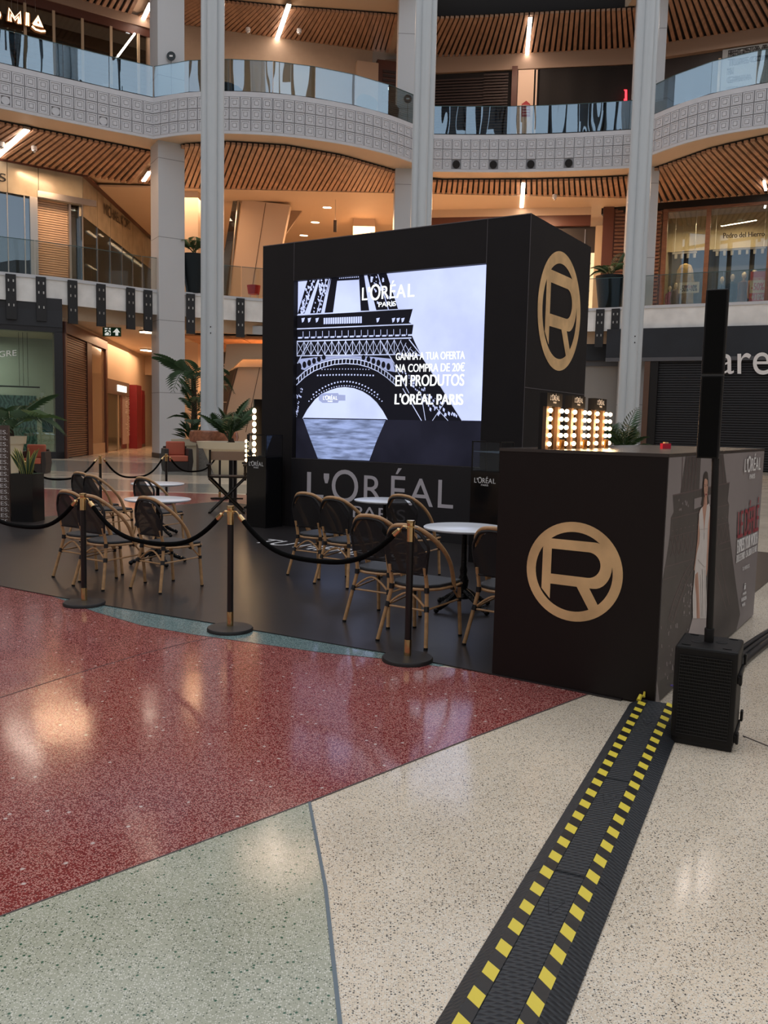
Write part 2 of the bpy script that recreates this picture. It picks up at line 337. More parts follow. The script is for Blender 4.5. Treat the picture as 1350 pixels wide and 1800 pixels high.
# black stage mat under the cafe set
KF = Pl((1.6629, 5.0001), yaw=-.5806)      # kiosk front plane, u<0 to the left
KS = Pl((1.6629, 5.0001), yaw=-.5806+PI/2)  # kiosk side plane, u>0 backwards
def K(u, v, z=0.): return KF.pt(u, z, -v)
matv = mat('vinyl_mat', (.030, .026, .026), .30, var=.12, vscale=1.2, bump=.12, bscale=2.2)
mt_ = MB().fprism([K(-.2, -.02), K(-1.95, .0), K(-3.44, -.10), K(-5.1, -.24), K(-6.33, -.28), K(-11.2, -.6), K(-11.22, 7.75), K(-.2, 7.75)], .003, .010).build('stage_mat', matv, None)
tag(mt_, 'large black vinyl mat laid on the terrazzo under the cafe chairs', 'mat')
text('printed_words', 'TU MERECES.', Pl((0, 0), yaw=0), rect(0, 0, 1, 1), 0, white, None).name = 'tmp'
bpy.data.objects.remove(bpy.data.objects['tmp'])
mb = MB(); vs, sz, fs = glyphs('TU MERECES.')
mb.add([K(-6.6+2.6*v[0]/sz[0], 3.66+.42*v[1]/sz[1], .0112) for v in vs], fs)
o = mb.build('printed_words', white, mt_)
# slabs
E1 = smooth([(-26, 28.5), (-20, 31.6), (-15.3, 34.3), (-13.5, 35.3), (-11.7, 36.8), (-10.3, 38.0), (-8.9, 38.6), (-5.8, 40.0), (0, 41.4), (6, 41.4), (9.6, 40.7), (12, 39.4), (14.3, 38.3), (16.3, 37.3), (20, 35.0), (26, 31)], 5)
EA = [(-24, 28.9), (-20, 31.4), (-17.2, 33.05), (-15.2, 34.3), (-13.5, 35.45), (-11.6, 36.65), (-10.15, 37.5)]
EB = smooth([(-10.15, 37.5), (-8.6, 36.85), (-6.8, 36.6), (-4.5, 36.8), (-2.2, 37.6), (-.4, 38.7), (1.1, 40.1)], 5)
EC = smooth([(1.5, 41.25), (4.2, 41.15), (6.3, 40.95), (8.6, 40.55), (10.9, 40.0)], 4)
ED = smooth([(10.95, 38.75), (12, 36.75), (13.1, 35.5), (14.6, 34.5), (17, 33.3), (22, 31)], 5)
E2 = list(EA)+list(EB)+list(EC)+list(ED)
def slab(name, edge, z0, z1, mt): return struct(MB().fprism([tuple(p[:2]) for p in edge]+[(45, edge[-1][1]), (45, 70), (-45, 70), (-45, edge[0][1])], z0, z1), name, mt)
slab('floor_upper', E1, 6.35, 7.30, concl)
inn = [(p[0]*1.02, p[1]+.55) for p in E1]
slab('ceiling', inn, 5.78, 6.34, beige)
slab('floor_upper', [(p[0], p[1]+.06) for p in E2], 13.62, 15.10, beige)
E3 = [(p[0]*1.0, p[1]+.5) for p in list(EA)+list(EB)]+[(p[0], p[1]+2.8) for p in list(EC)]+[(p[0], p[1]+.5) for p in list(ED)]
slab('floor_upper', E3, 21.50, 23.2, beige)
def ribbon(edge, z0, z1, d0, d1):
    """vertical strip following an edge; d>0 = outwards (towards the hall)"""
    P = [np.array(p[:2], float) for p in edge]; mb = MB(); nn = []
    for i in range(len(P)):
        t = P[min(i+1, len(P)-1)]-P[max(i-1, 0)]; t /= np.linalg.norm(t); nn.append(np.array([t[1], -t[0]]))
    for i in range(len(P)-1):
        q = lambda k, d, z: (*(P[k]+nn[k]*d), z)
        mb.hexa([q(i, d0, z0), q(i+1, d0, z0), q(i+1, d0, z1), q(i, d0, z1)], [q(i, d1, z0), q(i+1, d1, z0), q(i+1, d1, z1), q(i, d1, z1)])
    return mb
struct(ribbon(E1, 6.30, 7.28, 0, .05), 'trim_1', conc, smooth=True)
struct(ribbon(E1, 7.24, 7.37, 0, .10), 'trim_2', paint, smooth=True)
bandA = []
for nm, ed in (('A', EA), ('B', EB), ('C', EC), ('D', ED)):
    b = struct(ribbon(ed, 13.66, 15.05, 0, .045), 'trim_3', tile_shade, smooth=True); bandA.append((b, ed))
    struct(ribbon(ed, 15.02, 15.22, 0, .08), 'trim_3', tilem, smooth=True); struct(ribbon(ed, 13.55, 13.67, 0, .08), 'trim_3', tilem, smooth=True)
# cast square tiles on the balcony front
def tile_mesh(circle=False, hole=False):
    mb = MB(); P = Pl((0, 0), (1, 0)); w = .5
    def fr(a, b, d0, d1):   # square frame from half-size a (outer) to b (inner)
        for (u0, z0, u1, z1) in ((-a, -a, a, -b), (-a, b, a, a), (-a, -b, -b, b), (b, -b, a, b)): mb.pbox(P, u0, u1, z0, z1, d0, d1)
    fr(.488, .475, 0, .022); fr(.455, .36, 0, .05)
    if circle: mb.prism(P, [(.34*math.cos(t), .34*math.sin(t)) for t in np.linspace(0, 2*PI, 17)[:-1]], 0, .030)
    else: fr(.335, .20, 0, .036); mb.pbox(P, -.165, .165, -.165, .165, 0, .045)
    return mb.mesh('tile', tilem)
TM = tile_mesh(); TC = tile_mesh(True)
hole_m = MB().prism(Pl((0, 0), (1, 0)), [(.40*math.cos(t), .40*math.sin(t)) for t in np.linspace(0, 2*PI, 21)[:-1]], 0, .01).mesh('round_opening', void)
for si, (b, ed) in enumerate(bandA):
    ed = [np.array(p[:2], float) for p in ed]
    n = max(1, round(sum(np.linalg.norm(ed[i+1]-ed[i]) for i in range(len(ed)-1))/(.44 if si != 0 else .47)))
    pts = resample(ed, n=n)
    for i in range(n):
        p, q = pts[i], pts[i+1]; c = (p+q)/2; L = np.linalg.norm(q-p); a = math.atan2(q[1]-p[1], q[0]-p[0]); nrm = np.array([q[1]-p[1], p[0]-q[0]])/L
        px = 675+FPX*c[0]/c[1]
        if px < -40 or px > 1400: continue
        for row in range(3):
            me = TM; zc = 13.88+row*.455
            if row == 0 and si == 0 and (n-1-i) in (3+1, 8, 12): me = TC
            if row == 0 and si == 2 and i in (3, 7, 11, 15): me = hole_m
            o = inst('tile' if me is not hole_m else 'round_opening', me, b, (*(c+nrm*(.045 if me is not hole_m else .097)), zc), a, (L*.995, 1, .455))
# slatted timber ceilings
def slat_ceiling(segs, z, name):
    vb = MB()
    for a, b, n in segs:
        A = resample(a, n=10); B = resample(b, n=10)
        for q in range(10): vb.fprism([A[q], A[q+1], B[q+1], B[q]], z+.06, z+.10)
    root_ = struct(vb, name, void)
    for a, b, n in segs:
        A = resample(a, n=n); B = resample(b, n=n)
        for p, q in zip(A, B):
            d = q-p; L = np.linalg.norm(d); d /= L; s = np.array([-d[1], d[0]])*.082
            MB().hexa([(*(p-s), z-.06), (*(p+s), z-.06), (*(q+s), z-.06), (*(q-s), z-.06)], [(*(p-s), z+.05), (*(p+s), z+.05), (*(q+s), z+.05), (*(q-s), z+.05)]).build('slat', slatm, root_)
    return root_
segs = [([(-19.5, 33.7), (-15.9, 35.7), (-13.3, 37.4), (-10.6, 39.2)], [(-24, 36.6), (-20.3, 39.0), (-17.4, 40.9), (-13.2, 44)], 42),
        ([(-9.9, 38.9), (-8.9, 38.0), (-7, 37.6), (-4.6, 37.9), (-2.2, 39.1), (.3, 41.3)], [(-12.6, 43.9), (-11.3, 44.3), (-9.9, 44.7), (-6.9, 45.7), (-3.8, 46.6), (-.4, 47.2)], 50),
        ([(.6, 41.6), (2, 42.5), (6.6, 42.1), (10, 41.5), (11, 41.2)], [(.1, 47.3), (2.0, 47.6), (7.4, 47.2), (11.7, 46.3), (12.6, 46)], 43),
        ([(11.3, 41), (12.1, 39.6), (13.4, 37), (15, 35.3), (18, 33.6)], [(13.0, 45.9), (13.9, 45.5), (16.7, 44.3), (20, 43), (24.5, 40.5)], 38)]
slat_ceiling(segs, 13.50, 'ceiling')
segs3 = [segs[0], ([fl(x, y, 21.38)[:2] for x, y in ((318, -8), (400, 3), (500, 13), (600, 20), (697, 27))], segs[1][1], 50), ([fl(x, y, 21.38)[:2] for x, y in ((735, 31), (762, 31), (850, 28), (1000, 20), (1115, 15))], segs[2][1], 43), segs[3]]
struct(ribbon([(p[0], p[1]+2.6) for p in EC], 21.5, 25, 0, .05), 'trim_8', void)
slat_ceiling(segs3, 21.38, 'ceiling')
# square clad columns with panel joints
def sq_column(near, dirv, w1, w2, z1=22.5):
    d = np.array(dirv, float); d /= np.linalg.norm(d); e = np.array([-d[1], d[0]]); c = np.array(near)+d*w1/2+e*w2/2
    o = struct(MB().box((c[0], c[1], z1/2), (w1/2, w2/2, z1/2), math.atan2(d[1], d[0])), 'trim_4', clad, bevel=.015)
    for z in (2.9, 6.05, 9.6, 12.9, 16.3, 19.6): MB().box((c[0], c[1], z), (w1/2+.003, w2/2+.003, .012), math.atan2(d[1], d[0])).build('panel_joint', mat('joint_grey', (.25, .25, .26), .6), o)
    MB().box((c[0], c[1], .11), (w1/2+.01, w2/2+.01, .11), math.atan2(d[1], d[0])).build('plinth', mat('plinth_dark', (.05, .045, .045), .5), o)
    return o
n0 = aty(280, 700, 37.75); sq_column(n0[:2], (.857, .515), 1.16, 1.2)
n1 = aty(694, 340, 41.0); sq_column(n1[:2], (1, .05), 1.25, 1.2)
n2 = aty(1157, 350, 39.9); sq_column((n2[0]-1.2, n2[1]+.1), (1, -.08), 1.2, 1.2)
n3 = aty(326, 340, 45.0); o = struct(MB().box((n3[0]-.1, 45.6, 7), (.75, .6, 7.0)), 'trim_4', cladb)
n3 = aty(640, 380, 50); o = struct(MB().box((n3[0], 50.6, 10.4), (.62, .6, 3.1)), 'trim_4', cladb)
# round tube clusters
for (px, py, Y) in ((373.5, 500, 28.6), (742, 300, 30.5), (1114, 500, 28.6)):
    c = aty(px, py, Y); ro = root('trim_5', (c[0], c[1], 0), kind='structure')
    for k, (a, b) in enumerate(((-.20, -.10), (.02, -.22), (.21, -.02), (-.02, .18))):
        MB().lathe([(.165, .9), (.165, 26)], (c[0]+a, c[1]+b, 0), 20).build('tube', tubem, ro, smooth=True)
    MB().lathe([(.46, .95), (.44, 1.05), (.32, 1.8), (.26, 2.2)], (c[0], c[1], 0), 24).build('flared_base', tubem, ro, smooth=True)
    for zz in (4.55, 4.75): MB().ball((c[0]+.02, c[1]-.388, zz), .022).build('fixing', blk, ro)
# balustrades of frameless glass
def balustrade(edge, z0, z1, step, mt, gasket=True, off=.0):
    ed = [np.array(p[:2], float) for p in edge]; pts = resample(ed, step); ro = root('balustrade', (pts[0][0], pts[0][1], z0), kind='structure')
    for i in range(len(pts)-1):
        p, q = pts[i], pts[i+1]; d = (q-p)/np.linalg.norm(q-p); n = np.array([d[1], -d[0]]); p = p+d*.012; q = q-d*.012; px = 675+FPX*((p+q)/2)[0]/((p+q)/2)[1]
        if px < -150 or px > 1500: continue
        a = p-n*off; b = q-n*off; n = n*.012
        g = MB().hexa([(*(a-n), z0), (*(b-n), z0), (*(b-n), z1), (*(a-n), z1)], [(*(a+n), z0), (*(b+n), z0), (*(b+n), z1), (*(a+n), z1)]).build('glass_pane', mt, ro)
        MB().hexa([(*(a-n), z1), (*(b-n), z1), (*(b-n), z1+.025), (*(a-n), z1+.025)], [(*(a+n), z1), (*(b+n), z1), (*(b+n), z1+.025), (*(a+n), z1+.025)]).build('top_edge', mat('glass_edge', (.05, .10, .10), .2), ro)
        if gasket: MB().hexa([(*(a-n*2), z0-.05), (*(b-n*2), z0-.05), (*(b-n*2), z0+.03), (*(a-n*2), z0+.03)], [(*(a+n*2), z0-.05), (*(b+n*2), z0-.05), (*(b+n*2), z0+.03), (*(a+n*2), z0+.03)]).build('gasket', blk, ro)
for ed in (EA, EB, EC, ED): balustrade(ed, 15.26, 16.52, 1.75, RAILG, True, .05)
balustrade(E1, 7.39, 8.72, 2.2, RAILL, False, .05)
# black mounting brackets on the raw first-floor edge
def bracket(px, y0, label, z0=5.55, z1=7.30):
    P = np.array([p[:2] for p in E1]); pxs = 675+FPX*P[:, 0]/(P[:, 1]*cp+0)
    i = int(np.argmin(abs(pxs-(px+ (y0-744)*.012)))); i = max(1, min(len(P)-2, i)); t = P[i+1]-P[i-1]; t /= np.linalg.norm(t); n = np.array([t[1], -t[0]])
    X = aty(px, y0, P[i][1]); c = P[i]+t*((X[0]-P[i][0])/t[0]); a = math.atan2(t[1], t[0])
    ro = root('mounting_bracket', (c[0], c[1], z0), label, 'bracket', 'steel brackets on the raw floor edge')
    MB().box((*(c+n*.11), (z0+z1)/2), (.19, .05, (z1-z0)/2), a).build('plate', mat('bracket_black', (.012, .012, .014), .5), ro)
    for dz in (.25, .62, 1.2):
        for du in (-.09, .09): MB().box((*(c+n*.165+t*du), z1-dz), (.022, .01, .05), a).build('bolt', steel, ro)
for px, nm in ((16, 'leftmost black bolted bracket on the white concrete edge, at the frame edge'), (71.5, 'second black bracket from the left on the white concrete edge'), (125, 'third black bracket from the left, above the dark shop corner'),
               (177, 'fourth black bracket from the left, above the corridor mouth'), (228, 'fifth black bracket from the left, above the exit sign side'), (258, 'black bracket on the concrete edge touching the left square column')): bracket(px, 520, nm)
bracket(334, 545, 'black bracket between the left square column and the tube column'); bracket(422, 552, 'black bracket right of the left tube column'); bracket(1056, 570, 'black bracket right of the big display cube'); bracket(1083, 570, 'black bracket close behind the right tube column')
# ---------------------------------------------------------------- ground floor left: glass shop front and corridor
PA = Pl((-15.9, 34.25), (-13.35, 35.35))
def put(pl, x0, y0, x1, y1, d=0.):   # pixel box -> u0,z0,u1,z1 on the plane (y at the box centre)
    u0, _ = pl.px(x0, (y0+y1)/2, d); u1, _ = pl.px(x1, (y0+y1)/2, d); xm = (x0+x1)/2
    return u0, pl.px(xm, y1, d)[1], u1, pl.px(xm, y0, d)[1]
def pb(pl, x0, y0, x1, y1, d0, d1, name, mt, parent=None, **k):
    u0, z0, u1, z1 = put(pl, x0, y0, x1, y1, (d0+d1)/2); return MB().pbox(pl, u0, u1, max(z0, .0), z1, d0, d1).build(name, mt, parent, **k)
UA = PA.L
sf = root('window_1', PA.pt(0, 0), kind='structure')
frm = mat('shop_frame_dark', (.016, .016, .02), .35)
for (u0, u1, z0, z1) in ((-9, UA, 5.15, 6.5), (-9, UA, 0, .28), (UA-.32, UA, 0, 5.2), (-2.2, -2.0, 0, 5.2)): MB().pbox(PA, u0, u1, z0, z1, -.15, .12).build('frame', frm, sf)
MB().pbox(PA, -9, UA, 5.35, 6.0, .12, .16).build('fascia', mat('fascia_dark', (.020, .022, .028), .45), sf)
MB().pbox(PA, -9, UA-.32, .28, 5.2, -.03, 0).build('glass_pane', glassm('front_glass', .12, (.74, .78, .73), 0, .1), sf)
text('shop_lettering', 'NEGRE', PA, [PA.px(-25, 630, .03), PA.px(29, 625, .03), PA.px(29, 615, .03), PA.px(-25, 619, .03)], .03, white, sf)
struct(MB().pbox(PA, -9, UA, 0, 5.7, -4.2, -4.0), 'wall_left', mat('shop_back_wall', (.40, .42, .36), .7, var=.1, vscale=.5))
struct(MB().pbox(PA, -9, UA, 5.2, 5.3, -4.2, -.2), 'ceiling', shopl)
mos = mat('teal_mural', (.07, .19, .17), .5); 
n_ = mos.node_tree.nodes; l_ = mos.node_tree.links; t_ = n_.new('ShaderNodeTexCoord'); w_ = n_.new('ShaderNodeTexWave'); w_.inputs['Scale'].default_value = 2.2; w_.inputs['Distortion'].default_value = 14; w_.inputs['Detail'].default_value = 3
r_ = n_.new('ShaderNodeValToRGB'); r_.color_ramp.elements[0].color = (.05, .13, .12, 1); r_.color_ramp.elements[1].color = (.22, .38, .35, 1); l_.new(t_.outputs['Object'], w_.inputs['Vector']); l_.new(w_.outputs['Fac'], r_.inputs['Fac']); l_.new(r_.outputs['Color'], n_['Principled BSDF'].inputs['Base Color'])
pb(PA, -60, 694, 65, 800, -1.6, -1.5, 'mural_panel', mos, sf); pb(PA, 74, 729, 93, 760, -.06, -.045, 'poster', mat('poster_green', (.01, .12, .09), .6), sf)
pb(PA, 71, 690, 77, 722, -1.2, -1.15, 'shelf', white, sf); pb(PA, -30, 678, 70, 680.5, -1.4, -1.3, 'track_rail', blk, sf)
for x in (33, 40, 48): pb(PA, x, 570, x+.8, 678, -1.38, -1.35, 'cable', blk, sf)
area_light('shop_lamp', (*PA.pt(-1.5, 5.0, -2)[:2], 5.0), 3, 170, (.9, 1, .9))
# corridor wall receding on the left
PBc = Pl((-13.35, 35.35), (-15.9, 57.5))
cw = struct(MB().pbox(PBc, 0, 26, 0, 5.78, -.4, 0), 'wall_left', beige)
def cu(px, py): return PBc.px(px, py)[0]
def zt(px, py): return PBc.px(px, py)[1]
a0, a1, a2, a3 = .25, cu(150, 700), cu(158, 700), cu(182, 700)
d1 = root('door_1', PBc.pt(a0, 0), kind='structure')
MB().pbox(PBc, 0, a0, 0, 5.6, 0, .12).build('door_frame', brownm, d1); MB().pbox(PBc, a1, a2, 0, 5.6, 0, .12).build('door_frame', brownm, d1); MB().pbox(PBc, 0, a3+.35, 5.15, 5.62, 0, .16).build('door_frame', brownm, d1)
mb = MB()
for k in range(52): z = .05+k*.098; mb.pbox(PBc, a0, a1, z, z+.066, .02, .055+.012*(k % 2))
tag(mb.build('shutter_slats', shutb, d1), kind='stuff')
MB().pbox(PBc, a0, a1, 0, 5.15, .0, .015).build('shutter_backing', dark, d1)
w1 = root('window_2', PBc.pt(a2, 0), kind='structure')
MB().pbox(PBc, a2, a3, 0, .5, 0, .06).build('sill_panel', mat('stone_sill', (.40, .28, .18), .3), w1); MB().pbox(PBc, a2, a3, .5, 5.1, .0, .03).build('glass_pane', mat('brown_glass', (.30, .20, .12), .12, coat=.6), w1); MB().pbox(PBc, a3, a3+.35, 0, 5.2, 0, .14).build('window_frame', brownm, w1)
b0, b1 = cu(184, 740), cu(224, 740)
w2 = root('window_3', PBc.pt(b0, 0), kind='structure')
MB().pbox(PBc, b0, b1, 3.0, 3.75, 0, .12).build('header', mat('header_brown', (.16, .10, .07), .5), w2)
zz0, zz1 = zt(210, 689), zt(210, 678); MB().pbox(PBc, cu(202, 683), cu(217, 686), zz0, zz1, .12, .18).build('lit_sign', mat('sign_lit', (.8, .78, .7), emit=(1, .95, .8), es=1.0), w2)
MB().pbox(PBc, b0+.3, b1-.4, .05, 3.0, .01, .04).build('glass_pane', mat('dim_glass', (.13, .11, .07), .1, coat=.5), w2)
for u in (b0+.1, (b0+b1)/2, b1-.3): MB().pbox(PBc, u, u+.22, 0, 3.0, .0, .08).build('mullion', mat('tan_frame', (.5, .38, .25), .4), w2)
rd = mat('red_panel', (.20, .006, .012), .5); 
r1 = root('door_2', PBc.pt(b1, 0), kind='structure')
MB().pbox(PBc, cu(214, 740), cu(225, 740), .3, 3.3, .02, .06).build('pale_panel', mat('pink_panel', (.45, .33, .30), .5), r1)
MB().pbox(PBc, cu(225.5, 740), cu(234, 740), 0, 3.7, .02, .5).build('red_pillar', rd, r1)
PV = Pl((-15.9, 50), (-15.0, 50.0))
vt = MB(); vs, sz, fs = glyphs('vodafone BUSINESS')
ua, ub = cu(223.2, 740), cu(228.6, 740)
vt.add([PBc.pt(ub-1.6*v[1]/sz[1]-.2, .75+2.6*v[0]/sz[0], .075) for v in vs], fs); vt.build('vertical_lettering', white, r1)
MB().pbox(PBc, cu(241, 740), cu(246, 740), .2, 3.5, .02, .3).build('red_pillar', rd, r1); MB().pbox(PBc, cu(247, 740), cu(254, 740), 0, 3.3, .02, .05).build('dark_door', mat('door_brown', (.12, .08, .06), .4), r1)
struct(MB().box((-12, 62, 3), (8, .2, 3)), 'wall_back', beige); struct(MB().box((-12, 61.7, .2), (8, .15, .2)), 'baseboard_back', brownm)
struct(MB().box((-13, 56, 5.2), (4, .4, .6)), 'trim_6', beige)
def sign_px(x0, y0, x1, y1, Y, name, label, cat, mt, th=.04):
    y0, y1 = min(y0, y1), max(y0, y1); a, b = aty(x0, y1, Y), aty(x1, y0, Y); ro = root(name, (a[0], Y, a[2]), label, cat); P = Pl((a[0], Y), (b[0], Y)); MB().pbox(P, 0, P.L, a[2], b[2], 0, th).build('board', mt, ro); return ro, P, a[2], b[2]
gm = mat('exit_green', (.006, .09, .045), .5)
ro, P, z0, z1 = sign_px(181, 591, 213, 576, 38.6, 'exit_sign', 'green hanging exit sign with running figure and arrow, above the corridor', 'sign', gm)
we = mat('sign_white', (.7, .75, .7), emit=(.75, .8, .75), es=.5)
MB().pbox(P, .10, P.L*.44, z0+.04, z1-.03, .04, .05).build('white_field', we, ro)
h = z1-z0; MB().prism(P, [(P.L*.55, z0+h*.45), (P.L*.78, z0+h*.92), (P.L*.95, z0+h*.45), (P.L*.85, z0+h*.45), (P.L*.85, z0+h*.1), (P.L*.7, z0+h*.1), (P.L*.7, z0+h*.45)], .04, .05).build('arrow', we, ro)
mb = MB(); c = P.L*.27
for a, b in (((c, .55), (c+.02, .8)), ((c, .55), (c+.12, .35)), ((c+.12, .35), (c+.06, .15)), ((c, .55), (c-.10, .4)), ((c-.1, .4), (c-.2, .2)), ((c, .75), (c+.14, .68)), ((c, .75), (c-.14, .7))): mb.tube([P.pt(a[0], z0+h*a[1], .055), P.pt(b[0], z0+h*b[1], .055)], .025, 5)
mb.ball(tuple(P.pt(c+.04, z0+h*.88, .055)), .035); mb.build('running_figure', gm, ro)
for u in (.1, P.L-.1): MB().tube([P.pt(u, z1, .02), P.pt(u, 5.78, .02)], .008, 5).build('hanger', steel, ro)
# recessed strip lights of the lower ceilings
def fixture(p0, p1, z, w, label, mt=strip_e, group=None, name='strip_light', drop=.10):
    a, b = fl(*p0, z), fl(*p1, z); d = (b-a)[:2]; L = np.linalg.norm(d); c = (a+b)/2; ang = math.atan2(d[1], d[0])
    ro = root(name, c, label, 'light', group); MB().box((c[0], c[1], z+drop/2+.01), (L/2+.03, w/2+.02, drop/2), ang).build('housing', mat('light_housing', (.3, .25, .2), .5), ro)
    MB().box((c[0], c[1], z-.01), (L/2, w/2, .025), ang).build('diffuser', mt, ro); return ro
G0 = 'recessed lights in the ground floor ceiling'
for a, b, l in (((249, 583), (267, 585), 'bright ceiling light left of the square column, nearer one'), ((251, 615), (266, 617), 'ceiling light left of the square column, farther one'), ((333, 611), (357, 612), 'long ceiling light between the square and tube columns'), ((334, 635), (343, 635.5), 'small ceiling light between the square and tube columns'),
                ((347, 665.5), (356, 665.5), 'low ceiling light just left of the left tube column'), ((391, 667), (403, 668), 'low ceiling light just right of the left tube column')): fixture(a, b, 5.70, .35, l, strip_w, G0, 'ceiling_light', .06)
#---PART3---
# ---------------------------------------------------------------- ground floor middle: timber ceiling, leaning wall
planks = root('ceiling', (-6, 44, 5.7), kind='structure')
wl = wood('plank_wood', (.50, .24, .11), 1.5)
for k in range(9): MB().box((-9.2+k*1.45, 44.6, 5.74), (.70, 3.6, .03), 0).build('plank', wl, planks)
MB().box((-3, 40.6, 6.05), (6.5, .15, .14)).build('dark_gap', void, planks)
duct = root('ceiling_duct', (-5, 40.2, 5.9), 'bare metal ventilation duct under the raw edge beside the display cube', 'duct')
MB().box((-4.6, 40.75, 5.98), (4.6, .35, .20)).build('duct_body', steel, duct)
for x in (-8, -6.7, -5.4, -4.1): MB().box((x, 40.75, 5.98), (.03, .37, .22)).build('duct_seam', steel, duct)
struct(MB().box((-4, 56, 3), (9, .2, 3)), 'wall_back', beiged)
def quadwall(pts, Y, th, name, mt, parent=None):
    P = Pl((-20, Y), (20, Y)); q = [P.px(*p) for p in pts]; mb = MB().prism(P, q, -th, 0); 
    return (struct(mb, name, mt) if parent is None else mb.build(name, mt, parent))
lw = quadwall([(396, 795), (399, 723), (418, 642), (480, 641), (520, 641), (520, 795)], 43, .5, 'wall_leaning', cladb)
P43 = Pl((-20, 43), (20, 43))
def seam(pts, P, par, w=.03, d=.01, mt=None):
    q = [P.pt(*P.px(*p), d) for p in pts]; MB().tube(q, w/2, 5).build('seam', mt or mat('seam_dark', (.10, .06, .04), .6), par)
seam([(457.3, 643), (432, 760)], P43, lw); seam([(396, 724), (417, 644)], P43, lw, .12)
quadwall([(393, 640), (430, 629), (520, 629), (520, 645), (418, 645), (399, 652)], 42.6, .4, 'wall_leaning', beige)
quadwall([(393, 660), (398, 605), (414, 604), (520, 604), (520, 631), (425, 631)], 41.9, .3, 'wall_leaning', beige)
pw = struct(MB().pbox(Pl((aty(388, 700, 50)[0], 50), (aty(402, 700, 50)[0], 50)), -.5, .9, 0, 5.7, 0, .1), 'window_4', dark)
for k in range(5): MB().pbox(Pl((aty(388, 700, 50)[0], 50), (aty(402, 700, 50)[0], 50)), -.5, .9, .8+k, .85+k, .1, .14).build('glazing_bar', steel, pw)
# ---------------------------------------------------------------- ground floor right: shuttered shop
PR = Pl((11.5, 39.35), (17.5, 36.6))
def R_(x0, y0, x1, y1, d0, d1, nm, mt, par=None, **k): return pb(PR, x0, y0, x1, y1, d0, d1, nm, mt, par, **k)
ws = root('door_3', PR.pt(0, 0), kind='structure')
MB().pbox(PR, -1.5, 12, 5.0, 6.33, -.1, .02).build('fascia', mat('fascia_navy', (.012, .015, .022), .5, var=.4, vscale=.6), ws)
MB().pbox(PR, -1.5, 12, 4.85, 5.02, -.1, .06).build('fascia_ledge', mat('ledge_grey', (.09, .09, .10), .4), ws)
uj = PR.px(1140, 700)[0]
MB().pbox(PR, uj-.25, uj, 0, 4.85, -.2, .04).build('jamb', mat('jamb_brown', (.10, .05, .03), .4), ws); MB().pbox(PR, uj, uj+.35, 0, 4.85, -.2, .0).build('jamb', blk, ws)
mb = MB()
for k in range(44): z = .05+k*.11; mb.pbox(PR, uj+.3, 12, z, z+.075, -.3, -.26+.03*(k % 2))
tag(mb.build('shutter_slats', shut, ws), kind='stuff'); MB().pbox(PR, uj+.3, 12, 0, 4.9, -.4, -.3).build('shutter_backing', void, ws)
q0, q1 = PR.px(1262, 657, .05), PR.px(1354, 659, .05); q2, q3 = PR.px(1354, 619, .05), PR.px(1262, 623, .05)
text('shop_lettering', 'are', PR, [q0, q1, q2, q3], .10, white, ws)
PG = Pl((8.0, 42.0), (11.8, 41.2))
struct(MB().pbox(PG, -3, 4.2, 0, 5.0, -.2, 0), 'wall_right', mat('grey_hoarding', (.30, .28, .26), .6)); struct(MB().pbox(PG, -3, 4.2, 5.0, 6.33, -.2, .3), 'trim_7', mat('fascia_navy', (.012, .015, .022), .5)); struct(MB().pbox(PG, -3, 4.2, 4.75, 5.0, -.2, .1), 'trim_7', mat('trim_grey', (.10, .10, .11), .4))
# ---------------------------------------------------------------- first floor left shop
PM = Pl((-22, 37.3), (-15.0, 42.6)); PN = Pl((-15.0, 42.6), (-15.6, 57))
marb = mat('cream_marble', (.30, .26, .19), .25, var=.16, vscale=1.3)
s1 = root('window_5', PM.pt(PM.L, 7.35), kind='structure')
L = PM.L; zf = 7.36
def M_(x0, y0, x1, y1, d0, d1, nm, mt, par=s1, pl=None, **k): return pb(pl or PM, x0, y0, x1, y1, d0, d1, nm, mt, par, **k)
zt1 = PM.px(75, 297)[1]; zm = PM.px(40, 343)[1]
MB().pbox(PM, 0, L, zt1, 13.45, -.3, .05).build('dark_header', brownm, s1)
for i, (xa, xb) in enumerate(((-60, 12.5), (13.5, 67), (68, 152))):
    u0, u1 = PM.px(xa, 320)[0], PM.px(xb, 320)[0]; MB().pbox(PM, u0, min(u1, L), zm, zt1, -.2, 0).build('marble_panel', marb, s1)
uL = PM.px(67, 420)[0]; uR = PM.px(148, 420)[0]
MB().pbox(PM, 0, uL-.3, zf, zm, -.1, -.05).build('glass_pane', DARKG, s1); MB().pbox(PM, uL-.35, uL, zf, zm, -.1, .02).build('steel_jamb', steel, s1)
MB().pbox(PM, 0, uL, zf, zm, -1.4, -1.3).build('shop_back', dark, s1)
for x in (13, 43): u = PM.px(x, 400)[0]; MB().pbox(PM, u, u+.05, zf, zm, -.05, -.03).build('glass_joint', steel, s1)
MB().pbox(PM, uL, uR+.6, PM.px(100, 352)[1], PM.px(100, 341)[1], -.1, .06).build('lintel', steel, s1)
mb = MB(); zs = PM.px(110, 352)[1]; k = 0; z = zf
while z < zs-.02: mb.pbox(PM, uL, L-.55, z, z+.075, -.5, -.46); z += .11
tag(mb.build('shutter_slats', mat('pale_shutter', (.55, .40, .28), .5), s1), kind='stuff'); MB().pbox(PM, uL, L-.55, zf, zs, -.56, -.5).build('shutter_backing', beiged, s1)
MB().pbox(PM, uL, L, zs-.02, zs+.1, -1.2, -.05).build('soffit', beige, s1)
